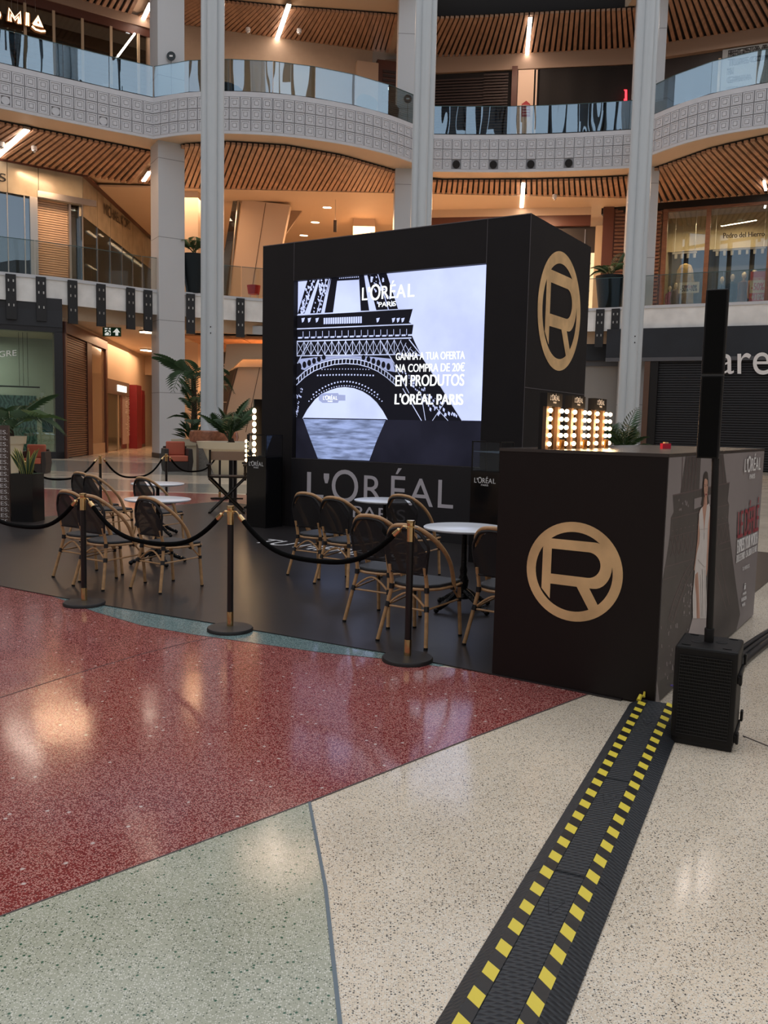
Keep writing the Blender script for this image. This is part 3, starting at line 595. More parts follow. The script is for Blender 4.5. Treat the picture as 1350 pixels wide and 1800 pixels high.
MB().pbox(PM, L-.55, L, zf, zs, -.5, -.44).build('glass_pane', DARKG, s1); MB().pbox(PM, L-.6, L-.5, zf, zs, -.5, -.2).build('steel_jamb', steel, s1); MB().pbox(PM, L-.06, L, zf, zs, -.5, .02).build('steel_jamb', steel, s1)
text('shop_lettering', 'S', PM, [PM.px(-1.5, 319, .03), PM.px(10.5, 319.5, .03), PM.px(10, 305.5, .03), PM.px(-1.5, 304, .03)], .03, blk, s1, .012)
s2 = root('window_6', PN.pt(0, 7.35), kind='structure')
LN = PN.L; z0n = PN.px(200, 392)[1]; z0n = zm
for i in range(6): u0 = LN*i/6+.05; MB().pbox(PN, u0, LN*(i+1)/6-.0, zm-.5, zt1, -.2, 0).build('marble_panel', marb, s2)
MB().pbox(PN, 0, LN, zt1, 13.45, -.2, .25).build('dark_header', brownm, s2)
MB().pbox(PN, 0, LN, zf, zm-.5, -.1, -.04).build('glass_pane', DARKG, s2)
for i in range(6): u0 = LN*i/6; MB().pbox(PN, u0, u0+.06, zf, zm-.5, -.04, .0).build('glass_joint', steel, s2)
struct(MB().pbox(PN, 0, LN, zf, 13.4, -3, -2.8), 'wall_left', shopl)
text('shop_lettering', 'MICHAEL KORS', PN, [PN.px(183, 376, .04), PN.px(229, 405, .04), PN.px(229, 389, .04), PN.px(183, 356, .04)], .04, blk, s2, .01)
for (x0, y0, x1, y1) in ((155, 411, 170, 413), (175, 413, 181, 414.5), (195, 438, 228, 441), (155, 470, 170, 471), (229, 459, 250, 462)): sign = pb(PN, x0, y0, x1, y1, -1.2, -1.1, 'shop_strip', strip_w, s2)
area_light('shop_lamp', (*PN.pt(3, 0, -1.4)[:2], 12.5), .3, 60, WARM)
# first-floor back: leaning wall, soffit
struct(MB().box((-3, 52, 13.46), (16, 7.5, .05)), 'ceiling', beige)
struct(MB().box((-2, 60, 10.4), (16, .2, 3.1)), 'wall_back', beige)
P46 = Pl((-20, 46.6), (20, 46.6))
lw = quadwall([(403, 522), (425.5, 351), (510, 360), (497, 424), (480, 522)], 46.6, .6, 'wall_leaning', cladb)
seam([(467, 357), (442, 515)], P46, lw); seam([(419, 352), (402, 522)], P46, lw, .10, .02, steel)
MB().prism(P46, [P46.px(*p) for p in ((409, 351), (419, 351), (395, 522), (380, 522))], -.8, -.1).build('dark_glass', DARKG, lw)
P48 = Pl((-20, 48.5), (20, 48.5))
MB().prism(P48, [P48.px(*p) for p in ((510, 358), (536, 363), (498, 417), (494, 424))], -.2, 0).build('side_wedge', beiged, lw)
for x, y, dl in ((572, 365, 'left lamp of the nearest'), (578, 365.3, 'right lamp of the nearest'), (551, 391, 'left lamp of the middle'), (557, 391.4, 'right lamp of the middle'), (531, 414, 'left lamp of the farthest'), (537, 414.4, 'right lamp of the farthest')):
    c = fl(x, y, 13.40); ro = root('downlight', c, dl+' downlight pair in the beige ceiling above the cube', 'light', 'paired first-floor downlights'); MB().lathe([(.14, .02), (.14, 0)], c, 12).build('lens', strip_w, ro); MB().lathe([(.17, .04), (.17, .02)], c, 12).build('trim_ring', white, ro)
ro, P, z0, z1 = sign_px(586, 408, 592, 387, 46, 'hanging_sign', 'small dark sign hanging edge-on from the beige ceiling above the display cube', 'sign', mat('sign_dark', (.09, .07, .05), .5))
MB().tube([P.pt(P.L/2, z1, .02), P.pt(P.L/2, 13.42, .02)], .01, 5).build('hanger', steel, ro)
# ---------------------------------------------------------------- first floor right shops
PQ = Pl((1.5, 47.9), (11.8, 46.2)); PS = Pl((12.6, 46.0), (21.0, 42.2))
s3 = root('window_7', PQ.pt(5, 7.35), kind='structure')
zq = PQ.px(930, 380)[1]
MB().pbox(PQ, 0, PQ.L-1.2, zq, 13.44, -.2, .1).build('bulkhead', beige, s3); MB().pbox(PQ, 0, PQ.L-1.2, zq-.55, zq, -.2, .05).build('dark_header', brownm, s3)
uA, uB = PQ.px(900, 450)[0], PQ.px(1057, 450)[0]
MB().pbox(PQ, uA, uB, zf, zq-.55, -2.6, -2.5).build('shop_back', mat('interior_glow', (.75, .62, .42), .6, emit=(1, .72, .42), es=.9), s3)  # back wall itself glows, standing in for the lit shop interior
MB().pbox(PQ, uA, uB, zq-1.9, zq-.55, -.3, -.2).build('shop_upper', dark, s3)
for u in (uA+2.2, uA+3.8): MB().pbox(PQ, u, u+.04, zq-1.9, zq-.7, -.2, -.15).build('hang_rod', steel, s3)
MB().pbox(PQ, uB-.35, uB, zf, zq-.55, -.2, .05).build('door_frame', mat('pale_frame', (.5, .38, .25), .4), s3); MB().pbox(PQ, uB, uB+.55, zf, 13.44, -.2, .08).build('dark_pier', brownm, s3)
for k in range(5): MB().pbox(PQ, uB-1.4, uB-.4, zf+.5+k*.75, zf+.56+k*.75, -2.4, -2.0).build('shelf', white, s3)
mb = MB(); louv = wood('louvre_wood', (.15, .07, .042), 2.)
def louvres(pl, u0, u1, z0, z1, name, par):
    MB().pbox(pl, u0-.12, u1+.12, z0, z1, -.1, 0).build('louvre_back', brownm, par); z = z0+.05
    while z < z1-.1: MB().pbox(pl, u0, u1, z, z+.11, 0, .07).build('louvre', louv, par); z += .19
louvres(PQ, uB+.62, uB+2.4, zf, 13.3, 'louvre_panel', s3)
s4 = root('window_8', PS.pt(1, 7.35), kind='structure'); zs1 = PS.px(1250, 362)[1]
MB().pbox(PS, -1.5, PS.L, zs1, 13.44, -.3, .1).build('dark_header', blk, s4)
v0, v1, v2, v3 = PS.px(1168, 450)[0], PS.px(1238, 450)[0], PS.px(1246, 450)[0], PS.px(1348, 450)[0]
louvres(PS, v0-1.6, v0-.25, zf, zs1, 'louvre_panel', s4)
for a, b in ((v0-.15, v0+.08), (v1, v2), (v3, v3+.3)): MB().pbox(PS, a, b, zf, zs1, -.1, .1).build('mullion', louv, s4)
MB().pbox(PS, v0, v3+3, zs1-.15, zs1, -.1, .08).build('head_rail', louv, s4)
MB().pbox(PS, v0, v1, zf, zs1, -.02, 0).build('glass_pane', SHOPG, s4); MB().pbox(PS, v2, v3, zf, zs1, -.02, 0).build('glass_pane', SHOPG, s4)
zbk = PS.px(1290, 437, -3)[1]
MB().pbox(PS, v0-.2, v3+3, zf, zbk+.6, -4.1, -4).build('shop_back', mat('shop_back_dark', (.035, .03, .03), .5), s4)
MB().pbox(PS, v0-.2, v3+3, zbk, 13.3, -3.0, -2.9).build('shop_bulkhead', shopl, s4)
MB().pbox(PS, v0-.3, v0-.2, zf, 13.3, -4, 0).build('shop_side', shopl, s4); MB().pbox(PS, v0-.3, v3+3, zf-.05, zf, -4, 0).build('shop_floor', beiged, s4)
area_light('shop_lamp', (*PS.pt((v0+v1)/2, 0, -1.3)[:2], 12.6), .25, 60, (1, .75, .45)); area_light('shop_lamp', (*PS.pt((v2+v3)/2, 0, -1.3)[:2], 12.6), .25, 85, (1, .75, .45))
text('shop_lettering', 'Pedro del Hierro', PS, [PS.px(1271.5, 419, .02), PS.px(1344, 415, .02), PS.px(1344, 406.5, .02), PS.px(1271.5, 409.5, .02)], .02, blk, s4, .008)
def tracklight(x0, x1, y, n, label):
    a, b = PS.px(x0, y+1, -1.2), PS.px(x1, y-2, -1.2); ro = root('track_light', PS.pt(a[0], a[1], -1.2), label, 'light'); MB().pbox(PS, a[0], b[0], a[1], a[1]+.08, -1.25, -1.15).build('track', white, ro)
    for i in range(n): u = a[0]+(b[0]-a[0])*(i+.6)/n; MB().lathe([(.07, -.26), (.08, -.05)], PS.pt(u, a[1]+.02, -1.2), 10).build('spot', white, ro)
    for u in (a[0]+.1, b[0]-.1): MB().tube([PS.pt(u, a[1], -1.2), PS.pt(u, 13.3, -1.2)], .012, 5).build('rod', white, ro)
tracklight(1182, 1225, 446, 4, 'white track of four spotlights in the left shop window'); tracklight(1253, 1346, 441, 7, 'white track of seven spotlights in the right shop window')
def mannequin(px, py, h, body, label, skin=(.75, .62, .48), d=-1.0):
    u, z = PS.px(px, py, d); c = PS.pt(u, zf, d); ro = root('mannequin', c, label, 'mannequin', 'mannequins in the shop window'); s = h/1.8
    mb = MB().lathe([(.05*s, .02), (.14*s, .04*s), (.17*s, .5*s), (.15*s, .95*s), (.11*s, 1.12*s), (.15*s, 1.35*s), (.14*s, 1.46*s), (.05*s, 1.54*s)], c, 14)
    for sx in (-1, 1): mb.tube([c+np.array([sx*.14*s, 0, 1.44*s]), c+np.array([sx*.18*s, 0, 1.15*s]), c+np.array([sx*.17*s, -.05, .85*s])], [.055*s, .045*s, .03*s], 8)
    mb.build('garment', mat('garment_'+body[0], body[1], .8), ro, smooth=True)
    k = mat('mannequin_skin', skin, .5); MB().lathe([(.045*s, 1.52*s), (.045*s, 1.62*s)], c, 8).ball(c+np.array([0, 0, 1.70*s]), .095*s, 12, (.85, 1, 1.25)).build('head', k, ro, smooth=True)
NV = ('navy', (.012, .018, .03)); BRN = ('brown', (.13, .06, .04)); MG = ('magenta', (.35, .03, .22)); STW = ('straw', (.50, .36, .16))
mannequin(1178, 500, 2.0, MG, 'mannequin in magenta clothes at the left end of the left shop window'); mannequin(1188, 500, 2.15, BRN, 'mannequin in a dark brown dress beside the straw garment')
mannequin(1269, 500, 2.35, NV, 'mannequin in navy, left one of the navy pair'); mannequin(1287, 500, 2.45, NV, 'mannequin in navy, right one of the navy pair')
mannequin(1307, 500, 2.7, BRN, 'tall mannequin in brown standing right of the navy pair', d=-2); mannequin(1325, 500, 2.8, ('tan', (.40, .20, .12)), 'tall tan mannequin beside the red sale sign', d=-2)
u, z = PS.px(1203, 500, -1.6); c = PS.pt(u, zf, -1.6); ro = root('raffia_garment', c, 'big shaggy straw-coloured garment display in the left shop window', 'garment')
MB().lathe([(.42, .02), (.50, .6), (.48, 1.5), (.46, 2.4), (.40, 2.9), (.28, 3.15), (.05, 3.25)], c, 16).build('garment_body', mat('straw', (.42, .30, .13), .9, bump=1, bscale=12, var=.3, vscale=5), ro, smooth=True)
mb = MB()
for k in range(70):
    a = random.uniform(0, 2*PI); r = .5; z = random.uniform(.5, 2.9); rr = .5 if z < 2.4 else .42; mb.tube([c+np.array([rr*math.cos(a), rr*math.sin(a), z]), c+np.array([(rr+.05)*math.cos(a), (rr+.05)*math.sin(a), z-.5])], .014, 4)
tag(mb.build('raffia_strands', mat('straw2', (.50, .38, .18), .9), ro), kind='stuff')
red = mat('sale_red', (.50, .05, .02), .5); pale = mat('sale_cream', (.62, .55, .42), .5)
u0, z0, u1, z1 = put(PS, 1193, 496, 1229, 515, -.1); ro = root('sale_sign', PS.pt(u0, z0, -.1), 'cream sale card reading Mid Season in the left shop window', 'sign'); MB().pbox(PS, u0, u1, z0, z1, -.12, -.10).build('card', pale, ro)
text('lettering', 'Mid Season', PS, rect(u0+.3, z1-.30, u1-.3, z1-.12), -.095, red, ro); text('lettering', '-50% -10%', PS, rect(u0+.1, z0+.08, u1-.1, z0+.40), -.095, blk, ro, .006)
u0, z0, u1, z1 = put(PS, 1318, 477, 1345, 530, -.1); ro = root('sale_sign', PS.pt(u0, z0, -.1), 'tall red and cream special offer sign in the right shop window', 'sign'); MB().pbox(PS, u0, u1, z0, z1, -.12, -.10).build('card', red, ro); MB().pbox(PS, u0, u1, z0+.42, z0+1.05, -.10, -.098).build('cream_field', pale, ro)
text('lettering', 'ESPECIAL', PS, rect(u0+.12, z1-.50, u1-.05, z1-.30), -.095, pale, ro); text('lettering', '-50%', PS, rect(u0+.08, z0+.55, u1-.05, z0+.92), -.09, red, ro, .01); text('lettering', '+10%', PS, rect(u0+.08, z0+.08, u1-.05, z0+.36), -.09, pale, ro, .01)
# ---------------------------------------------------------------- second floor
zf2 = 15.2
PM2 = Pl((-24, 36.4), (-11.5, 44.6)); t1 = root('window_9', PM2.pt(8, 15.2), kind='structure')
zh = PM2.px(240, 52)[1]; zh = zh
MB().pbox(PM2, 0, PM2.L, zh+.18, 21.36, -.2, .12).build('bulkhead', mat('bulkhead_tan', (.36, .25, .18), .6), t1); MB().pbox(PM2, 0, PM2.L, zh-.22, zh+.18, -.2, .05).build('dark_header', brownm, t1)
cav = mat('ribbed_interior', (.10, .065, .045), .6, bump=.8, bscale=3, var=.2, vscale=1)
MB().pbox(PM2, 0, PM2.L, zf2, zh, -2.2, -2.1).build('shop_back', cav, t1)
mb = MB()
for k in range(22): mb.pbox(PM2, 0, PM2.L, zf2+.3+k*.22, zf2+.40+k*.22, -2.1, -2.0)
mb.build('interior_ribs', mat('rib_brown', (.16, .10, .07), .6), t1)
MB().pbox(PM2, 0, PM2.L, zf2, zh-.2, -.03, 0).build('glass_pane', glassm('cafe_glass', .04, (.7, .66, .6), 0, .1), t1)
for x in (95, 145, 195, 243, 45, -5): u = PM2.px(x, 110)[0]; MB().pbox(PM2, u-.06, u+.06, zf2, zh-.2, 0, .1).build('mullion', mat('tan_frame', (.5, .38, .25), .4), t1)
MB().tube([PM2.pt(*PM2.px(207, 99, .15), .15), PM2.pt(*PM2.px(237, 59, .15), .15)], .05, 6).build('reflected_tube', strip_e, t1)  # glowing tube modelled as the strip light's reflection in the glass
area_light('shop_lamp', (*PM2.pt(6, 0, -1.2)[:2], 19.6), .4, 90, WARM)
# neon shop name
ne = mat('neon_warm', (1, .8, .6), emit=(1, .70, .42), es=2.6); ns = mat('neon_side', (.7, .35, .15), .5)
ro = root('illuminated_shop_sign', PM2.pt(4, 19), 'glowing suspended letters MIA on the upper left shop front', 'sign')
def npx(x, y): return PM2.pt(*PM2.px(x/4.82, y/4.82, .4), .4)
def neon(pts, nm='letter'):
    q = [npx(*p) for p in pts]; MB().tube(q, .045, 6).build('neon_tube', ne, ro); MB().tube([p+PM2.n*-.06 for p in q], .10, 6).build(nm, ns, ro)
neon([(72, 175), (75, 70), (125, 150), (172, 100), (172, 200)]); neon([(92, 180), (92, 120), (128, 172), (155, 140), (155, 198)]); neon([(222, 212), (225, 108)]); neon([(240, 216), (240, 112)])
neon([(283, 205), (322, 138), (360, 228), (283, 205)]); neon([(302, 200), (323, 165), (342, 212), (302, 200)]); neon([(270, 222), (300, 250), (345, 265), (384, 264)]); neon([(-6, 100), (2, 130), (-6, 150)])
for x in (98, 150, 215, 300): a = npx(x, 20); MB().tube([npx(x, 100), a+np.array([0, 0, 1])], .008, 4).build('hanger', steel, ro)
PB2 = Pl((-12.3, 44.1), (0.3, 47.4)); t2 = struct(MB().pbox(PB2, 0, PB2.L-1.5, zf2, 21.4, -.3, 0), 'wall_back', mat('beige_upper', (.42, .31, .22), .6, var=.03))
ub = PB2.px(662, 150)[0]; MB().pbox(PB2, PB2.px(625, 140)[0], ub, zf2, 20.6, 0, .35).build('pier', mat('beige_upper2', (.48, .34, .24), .6), t2)
MB().pbox(PB2, ub, PB2.L+1.5, zf2, 20.9, -.2, .1).build('dark_frame', brownm, t2)
louvm = mat('shutter_brown', (.035, .020, .017), .6)
def ridges(pl, u0, u1, z0, z1, d, st, mt, par, nm='shutter_slats'):
    mb = MB(); z = z0
    while z < z1: mb.pbox(pl, u0, u1, z, z+st*.6, d, d+.05); z += st
    return tag(mb.build(nm, mt, par), kind='stuff')
ridges(PB2, ub+.3, PB2.L+1.5, zf2, 20.3, .1, .22, louvm, t2)
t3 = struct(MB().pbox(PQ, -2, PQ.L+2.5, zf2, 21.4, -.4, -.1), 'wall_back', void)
MB().pbox(PQ, -2, PQ.L+2.5, PQ.px(930, 122)[1], 21.36, -.1, .1).build('bulkhead', mat('bulkhead_tan', (.36, .25, .18), .6), t3)
ridges(PQ, -2, PQ.px(885, 150)[0], zf2, PQ.px(850, 135)[1], -.05, .15, louvm, t3); ridges(PQ, PQ.px(850, 150)[0], PQ.px(893, 150)[0], zf2, PQ.px(870, 132)[1], .02, .15, louvm, t3)
MB().pbox(PQ, PQ.px(899, 160)[0], PQ.px(909, 160)[0], zf2, PQ.px(904, 118)[1], -.1, .15).build('mullion', brownm, t3)
MB().pbox(PQ, PQ.px(910, 160)[0], PQ.px(938, 160)[0], zf2, PQ.px(925, 124)[1], -.1, .1).build('lit_pier', mat('pier_cream', (.72, .52, .38), .5), t3); MB().pbox(PQ, PQ.px(941, 160)[0], PQ.px(944, 160)[0], zf2, PQ.px(942, 124)[1], -.1, .12).build('lit_edge', mat('pier_cream', (.72, .52, .38), .5), t3)
ux0, ux1 = PQ.px(917, 195)[0], PQ.px(932, 195)[0]
fr = root('wall_emblem', PQ.pt(ux0, 17), 'small red crest emblem on the cream pier behind the upper glass', 'sign')
MB().prism(PQ, [PQ.px(*p, .11) for p in ((917, 205), (917, 183), (925, 177), (932, 183), (932, 205))], .10, .12).build('crest', mat('crest_red', (.35, .02, .03), .5), fr)
for y in (186, 191, 196, 201): MB().prism(PQ, [PQ.px(*p, .12) for p in ((918, y), (918, y-1.2), (931, y-1.2), (931, y))], .12, .125).build('crest_line', pale, fr)
cu_ = mat('black_curtain', (.008, .006, .006), .8, bump=.3, bscale=2)
mb = MB(); u0, u1 = PQ.px(948, 160)[0], PQ.px(1125, 160)[0]; zc = PQ.px(1000, 120)[1]; n = 40; prev = None
vs = [];
for k in range(n+1): u = u0+(u1-u0)*k/n; d = .05+.02*math.sin(k*.6)+.008*math.sin(k*3.1); vs += [PQ.pt(u, zf2, d), PQ.pt(u, zc, d)]
mb.add(vs, [(2*k, 2*k+2, 2*k+3, 2*k+1) for k in range(n)]); mb.build('curtain', cu_, t3, smooth=True)
ro = root('red_neon_letter', PQ.pt(PQ.px(1098, 168)[0], 18), 'small glowing red sign half hidden left of the right tube column', 'sign')
rn = mat('red_neon', (1, .02, .02), emit=(1, .02, .03), es=4); MB().prism(PQ, [PQ.px(*p, .3) for p in ((1096.5, 177.5), (1097, 174), (1098.5, 174), (1098.5, 160), (1097, 158), (1102, 158), (1102, 177.5))], .28, .34).build('letter', rn, ro)
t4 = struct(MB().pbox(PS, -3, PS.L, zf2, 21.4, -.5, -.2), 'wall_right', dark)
MB().pbox(PS, -3, PS.L, PS.px(1250, 84)[1]-.15, 21.36, -.2, .12).build('bulkhead', mat('bulkhead_tan', (.36, .25, .18), .6), t4); u = PS.px(1264, 130)[0]; MB().pbox(PS, u-.06, u+.06, zf2, 20.2, -.2, .1).build('mullion', mat('tan_frame', (.5, .38, .25), .4), t4)
u0 = PS.px(1268, 130)[0]; ptr = root('window_poster', PS.pt(u0, 15.3, .05), 'large grey poster with black lettering on the upper right shop front', 'poster')
MB().pbox(PS, u0, PS.L, zf2, 20.6, -.2, .03).build('sheet', mat('poster_grey', (.33, .35, .36), .5), ptr)
def pt_(x, y): return PS.px(1230+x/11.25, 60+y/11.25, .05)
for s, q in (('REGISTA A', ((580, 455), (1340, 290), (1340, 195), (590, 315))), ('TUAS COM', ((575, 640), (1360, 500), (1360, 400), (580, 490))), ('N', ((560, 810), (640, 795), (650, 655), (565, 670))), ('GANHA', ((555, 975), (1010, 900), (1010, 780), (560, 845))), ('COLECIONA', ((540, 1090), (900, 1050), (900, 1010), (545, 1045))), ('E DESCOBRE', ((540, 1140), (900, 1095), (900, 1065), (540, 1105)))):
    text('poster_lettering', s, PS, [pt_(*p) for p in q], .04, blk, ptr, .06 if len(s) < 9.5 else .01)
# strip lights in the timber ceilings
for a, b, z, w, l in (((47, 228), (-12, 281), 13.42, .22, 'long glowing strip light in the lower timber ceiling at far left'), ((263, 302), (252, 318), 13.42, .16, 'short strip light in the lower timber ceiling touching the square column'),
                      ((920, 322), (917, 364), 13.42, .17, 'strip light in the lower timber ceiling above the display cube'), ((1343, 318), (1346, 334), 13.42, .10, 'tiny strip light in the lower timber ceiling at the right edge'),
                      ((508, 8), (484, 77), 21.28, .20, 'bright strip light in the upper timber ceiling left of centre'), ((932, 31), (926, 101), 21.28, .18, 'bright strip light in the upper timber ceiling right of centre'), ((265, 6), (251, 35), 21.28, .18, 'strip light in the upper timber ceiling beside the square column')):
    fixture(a, b, z, w, l)
# small ceiling fittings
for (x, y, z, l) in ((60, 258, 13.40, 'white dome camera hanging from the lower timber ceiling at left'), (3, 251, 13.40, 'small white detector on the lower timber ceiling at the left edge'), (436, 50, 21.2, 'small white detector on the upper timber ceiling'), (526, 52, 21.2, 'white dome camera on the upper timber ceiling near the strip light'), (975, 343, 13.4, 'small detector on the lower timber ceiling right of the strip light')):
    c = fl(x, y, z); ro = root('ceiling_camera', c, l, 'camera' if 'camera' in l else 'detector'); MB().lathe([(.05, .05), (.12, .02), (.12, -.12), (.10, -.16)], c, 14).build('housing', white, ro, smooth=True); MB().ball(c+np.array([0, 0, -.17]), .09, 12).build('dome', chrome, ro, smooth=True)
# black service ducts above the upper ceiling edge
for k, (dy, zz, r) in enumerate(((.6, 21.9, .30), (1.0, 22.3, .35), (.3, 22.5, .22))):
    c = [(p[0], p[1]+dy, zz) for p in resample(EC, 1.0)]; ro = root('service_duct', c[0], ['lower black flexible duct above the upper timber ceiling', 'upper black flexible duct above the upper timber ceiling', 'thin black pipe above the upper timber ceiling'][k], 'duct')
    MB().tube(c, r, 12).build('duct_skin', mat('duct_black', (.02, .02, .02), .3, bump=.5, bscale=3), ro, smooth=True)
    for p in c[::2]: MB().lathe([(r*1.06, -.03), (r*1.06, .03)], (0, 0, 0), 8)
# rest of the hall behind the camera: back wall and glazed gable
struct(MB().box((0, -20, 6.5), (42, .3, 6.5)), 'wall_front', mat('far_wall', (.20, .16, .13), .6, var=.2, vscale=.2)); struct(MB().box((-44, 25, 11), (.3, 45, 11)), 'wall_left', mat('side_wall', (.25, .2, .16), .6)); struct(MB().box((44, 25, 11), (.3, 45, 11)), 'wall_right', mat('side_wall', (.25, .2, .16), .6))
gb = root('window_10', (0, -20, 13), kind='structure')
for x in range(-40, 41, 3): MB().box((x, -20, 38), (.20, .25, 25)).build('mullion', blk, gb)
random.seed(12)
for k in range(190): x = random.uniform(-43, 43); w_ = random.choice((.10, .16, .22, .5)); MB().box((x, -19, random.uniform(36, 56)), (w_, .08, random.uniform(4, 13))).build('reflection_streak', dark, gb)  # added dark strips out of view, only to streak the railing glass reflections
for z in (16, 26, 50): MB().box((0, -20, z), (42, .2, .18)).build('transom', blk, gb)
#---PART4---
# ================================================================== DISPLAY CUBE WITH SCREEN
BF = Pl((1.8447, 11.4998), yaw=-.5663); BS = Pl((1.8447, 11.4998), yaw=-.5663+PI/2); BW, BD, BH = 4.5955, 2.366, 4.481
cube = root('display_cube', BF.pt(-BW/2, 0, -BD/2), 'huge black fabric display cube with a glowing screen showing an iron tower', 'display stand')
G = .10   # recess depth of the opening
u0, u1, z0, z1 = -3.957, -.625, 1.113, 3.890
body = MB().pbox(BF, -BW, 0, .011, BH, -BD, -G)
for a, b, c, d in ((-BW, u0, .011, BH), (u1, 0, .011, BH), (u0, u1, z1, BH), (u0, u1, .011, z0)): body.pbox(BF, a, b, c, d, -G, 0)
body.build('body', blkmat, cube)
sm = mat('panel_seam', (.10, .09, .10), .5)
for a, b, c, d in ((u0-.004, u0+.004, z1, BH), (u1-.004, u1+.004, z1, BH), (u0-.004, u0+.004, .02, z0), (u1-.004, u1+.004, 0, z0), (u0, u1, z0-.006, z0), (-BW, 0, BH-.012, BH)): MB().pbox(BF, a, b, c, d, 0, .004).build('panel_seam', sm, cube)
MB().pbox(BS, 0, BD, 2.208, 2.218, 0, .004).build('panel_seam', sm, cube); MB().pbox(BS, -.004, .006, 0, BH, 0, .004).build('panel_seam', sm, cube)
MB().pbox(BF, u0+.0, u1, .012, z0-.01, 0, .012).build('front_board', mat('board_black', (.016, .015, .018), .4), cube)
mb = MB(); w = 2.62; ua = -3.635
for ch, a, b, y0, y1 in (('L', 0, .125, 0, 1), ("'", .125, .165, .60, .98), ('O', .185, .375, -.10, 1.17), ('R', .415, .545, 0, 1), ('É', .60, .695, 0, 1.34), ('A', .715, .875, 0, 1), ('L', .905, 1.0, 0, 1)):
    gl_add(mb, ch, BF, rect(ua+a*w, .505+y0*.40, ua+b*w, .505+y1*.40), .015, 0)
gl_add(mb, 'PARIS', BF, rect(-2.74, .25, -1.80, .43), .015, 0)
me = bpy.data.meshes.new('wordmark'); off = woff(cube); me.from_pydata([tuple(np.array(v)-off) for v in mb.v], [], mb.f); me.materials.append(lett); o = bpy.data.objects.new('wordmark', me); COL.objects.link(o); o.parent = cube
emblem(BS, 1.17, 3.35, .84, .006, cube)
# screen picture, traced flat on the screen
def em(name, c, s=1., var=0.):
    M = bpy.data.materials.new(name); M.use_nodes = True; n = M.node_tree.nodes; b = n['Principled BSDF']; b.inputs['Base Color'].default_value = (.004, .004, .004, 1); b.inputs['Roughness'].default_value = .5; b.inputs['Specular IOR Level'].default_value = .1
    b.inputs['Emission Color'].default_value = (*c, 1); b.inputs['Emission Strength'].default_value = s
    if var:
        l = M.node_tree.links; t = n.new('ShaderNodeTexCoord'); mp = n.new('ShaderNodeMapping'); mp.inputs['Scale'].default_value = (1, 1, 7 if name == 'screen_glint' else 1); z = n.new('ShaderNodeTexNoise'); z.inputs['Scale'].default_value = 3 if name == 'screen_glint' else 1.2; z.inputs['Detail'].default_value = 5
        r = n.new('ShaderNodeValToRGB'); r.color_ramp.elements[0].position = .35; r.color_ramp.elements[1].position = .65; r.color_ramp.elements[0].color = (*[x*(1-var) for x in c], 1); r.color_ramp.elements[1].color = (*[x*(1+var) for x in c], 1)
        l.new(t.outputs['Object'], mp.inputs['Vector']); l.new(mp.outputs['Vector'], z.inputs['Vector']); l.new(z.outputs['Fac'], r.inputs['Fac']); l.new(r.outputs['Color'], b.inputs['Emission Color'])
    return M
e_sky = em('screen_sky', (.50, .56, .88), 1.0, .10); e_blk = em('screen_black', (.006, .006, .010)); e_wat = em('screen_water', (.010, .010, .018), 1, .3); e_gli = em('screen_glint', (.20, .25, .43), 1, .45)
e_wht = em('screen_white', (.95, 1.0, 1.0), 1.25); e_gry = em('screen_grey', (.30, .34, .55)); e_hi = em('screen_light', (.45, .50, .72), 1, .3); e_dk = em('screen_dim', (.10, .11, .17))
scr = MB().pbox(BF, u0, u1, z0, z1, -G, -G+.004).build('screen', e_blk, cube)
DS = -G+.004
def S(x, y): return BF.px(500+x/3.649, 450+y/3.649, DS)
lay = [0]
def pic(name, polys, mt, raw=False):
    lay[0] += 1; mb = MB()
    for p in polys: mb.add([BF.pt(*(q if raw else S(*q)), DS+.0006*lay[0]) for q in p], [tuple(range(len(p)))])
    return mb.build(name, mt, scr)
su0 = -3.949; hz = 1.757
pic('picture_sky', [rect(su0, hz, u1-.03, z1)], e_sky, True); pic('picture_water', [rect(su0, z0, u1-.03, hz)], e_wat, True)
pic('picture_reflection', [[(120, 1045), (650, 1052), (590, 1190), (545, 1312), (215, 1300), (165, 1170)]], e_gli)
def bar(a, b, w): # sloping bar
    (x0, y0), (x1, y1) = a, b; dx, dy = x1-x0, y1-y0; L = math.hypot(dx, dy); nx, ny = -dy/L*w/2, dx/L*w/2; return [(x0+nx, y0+ny), (x1+nx, y1+ny), (x1-nx, y1-ny), (x0-nx, y0-ny)]
ark = [(118, 1042), (150, 985), (200, 920), (250, 882), (300, 860), (345, 847), (390, 843), (445, 850), (500, 870), (548, 900), (590, 940), (630, 995), (660, 1050)]
pic('picture_tower', [[(78, 378), (825, 335), (800, 425), (828, 440), (818, 510), (840, 560), (880, 640), (930, 720), (1000, 830), (1075, 950), (1140, 1058), (660, 1050)]+ark[::-1][1:]+[(76, 1042)],
    [(150, 151), (215, 148), (130, 368), (85, 372)], [(228, 147), (300, 144), (235, 366), (165, 369)], [(300, 144), (342, 140), (312, 362), (258, 365)], [(478, 125), (512, 120), (548, 350), (490, 352)], [(530, 118), (655, 108), (730, 342), (590, 350)], [(340, 132), (480, 122), (478, 152), (338, 160)]], e_blk)
random.seed(3); P_ = []
for (xa, xb, xc, xd) in ((150, 88, 212, 128), (228, 168, 298, 232), (532, 594, 652, 726)):
    for k in range(38):
        t = random.random(); s_ = random.random()*.8+.1; x = (xa+(xb-xa)*t)*(1-s_)+(xc+(xd-xc)*t)*s_; y = 150+215*t if xa < 400 else 120+225*t; r = random.uniform(3, 11)
        P_.append([(x-r*.6, y-r), (x+r*.5, y-r*.7), (x+r*.8, y+r*.6), (x-r*.3, y+r)])
    P_.append(bar(((xa+xc)/2+8, 145 if xa < 400 else 118), ((xb+xd)/2+8, 370 if xa < 400 else 345), 5))
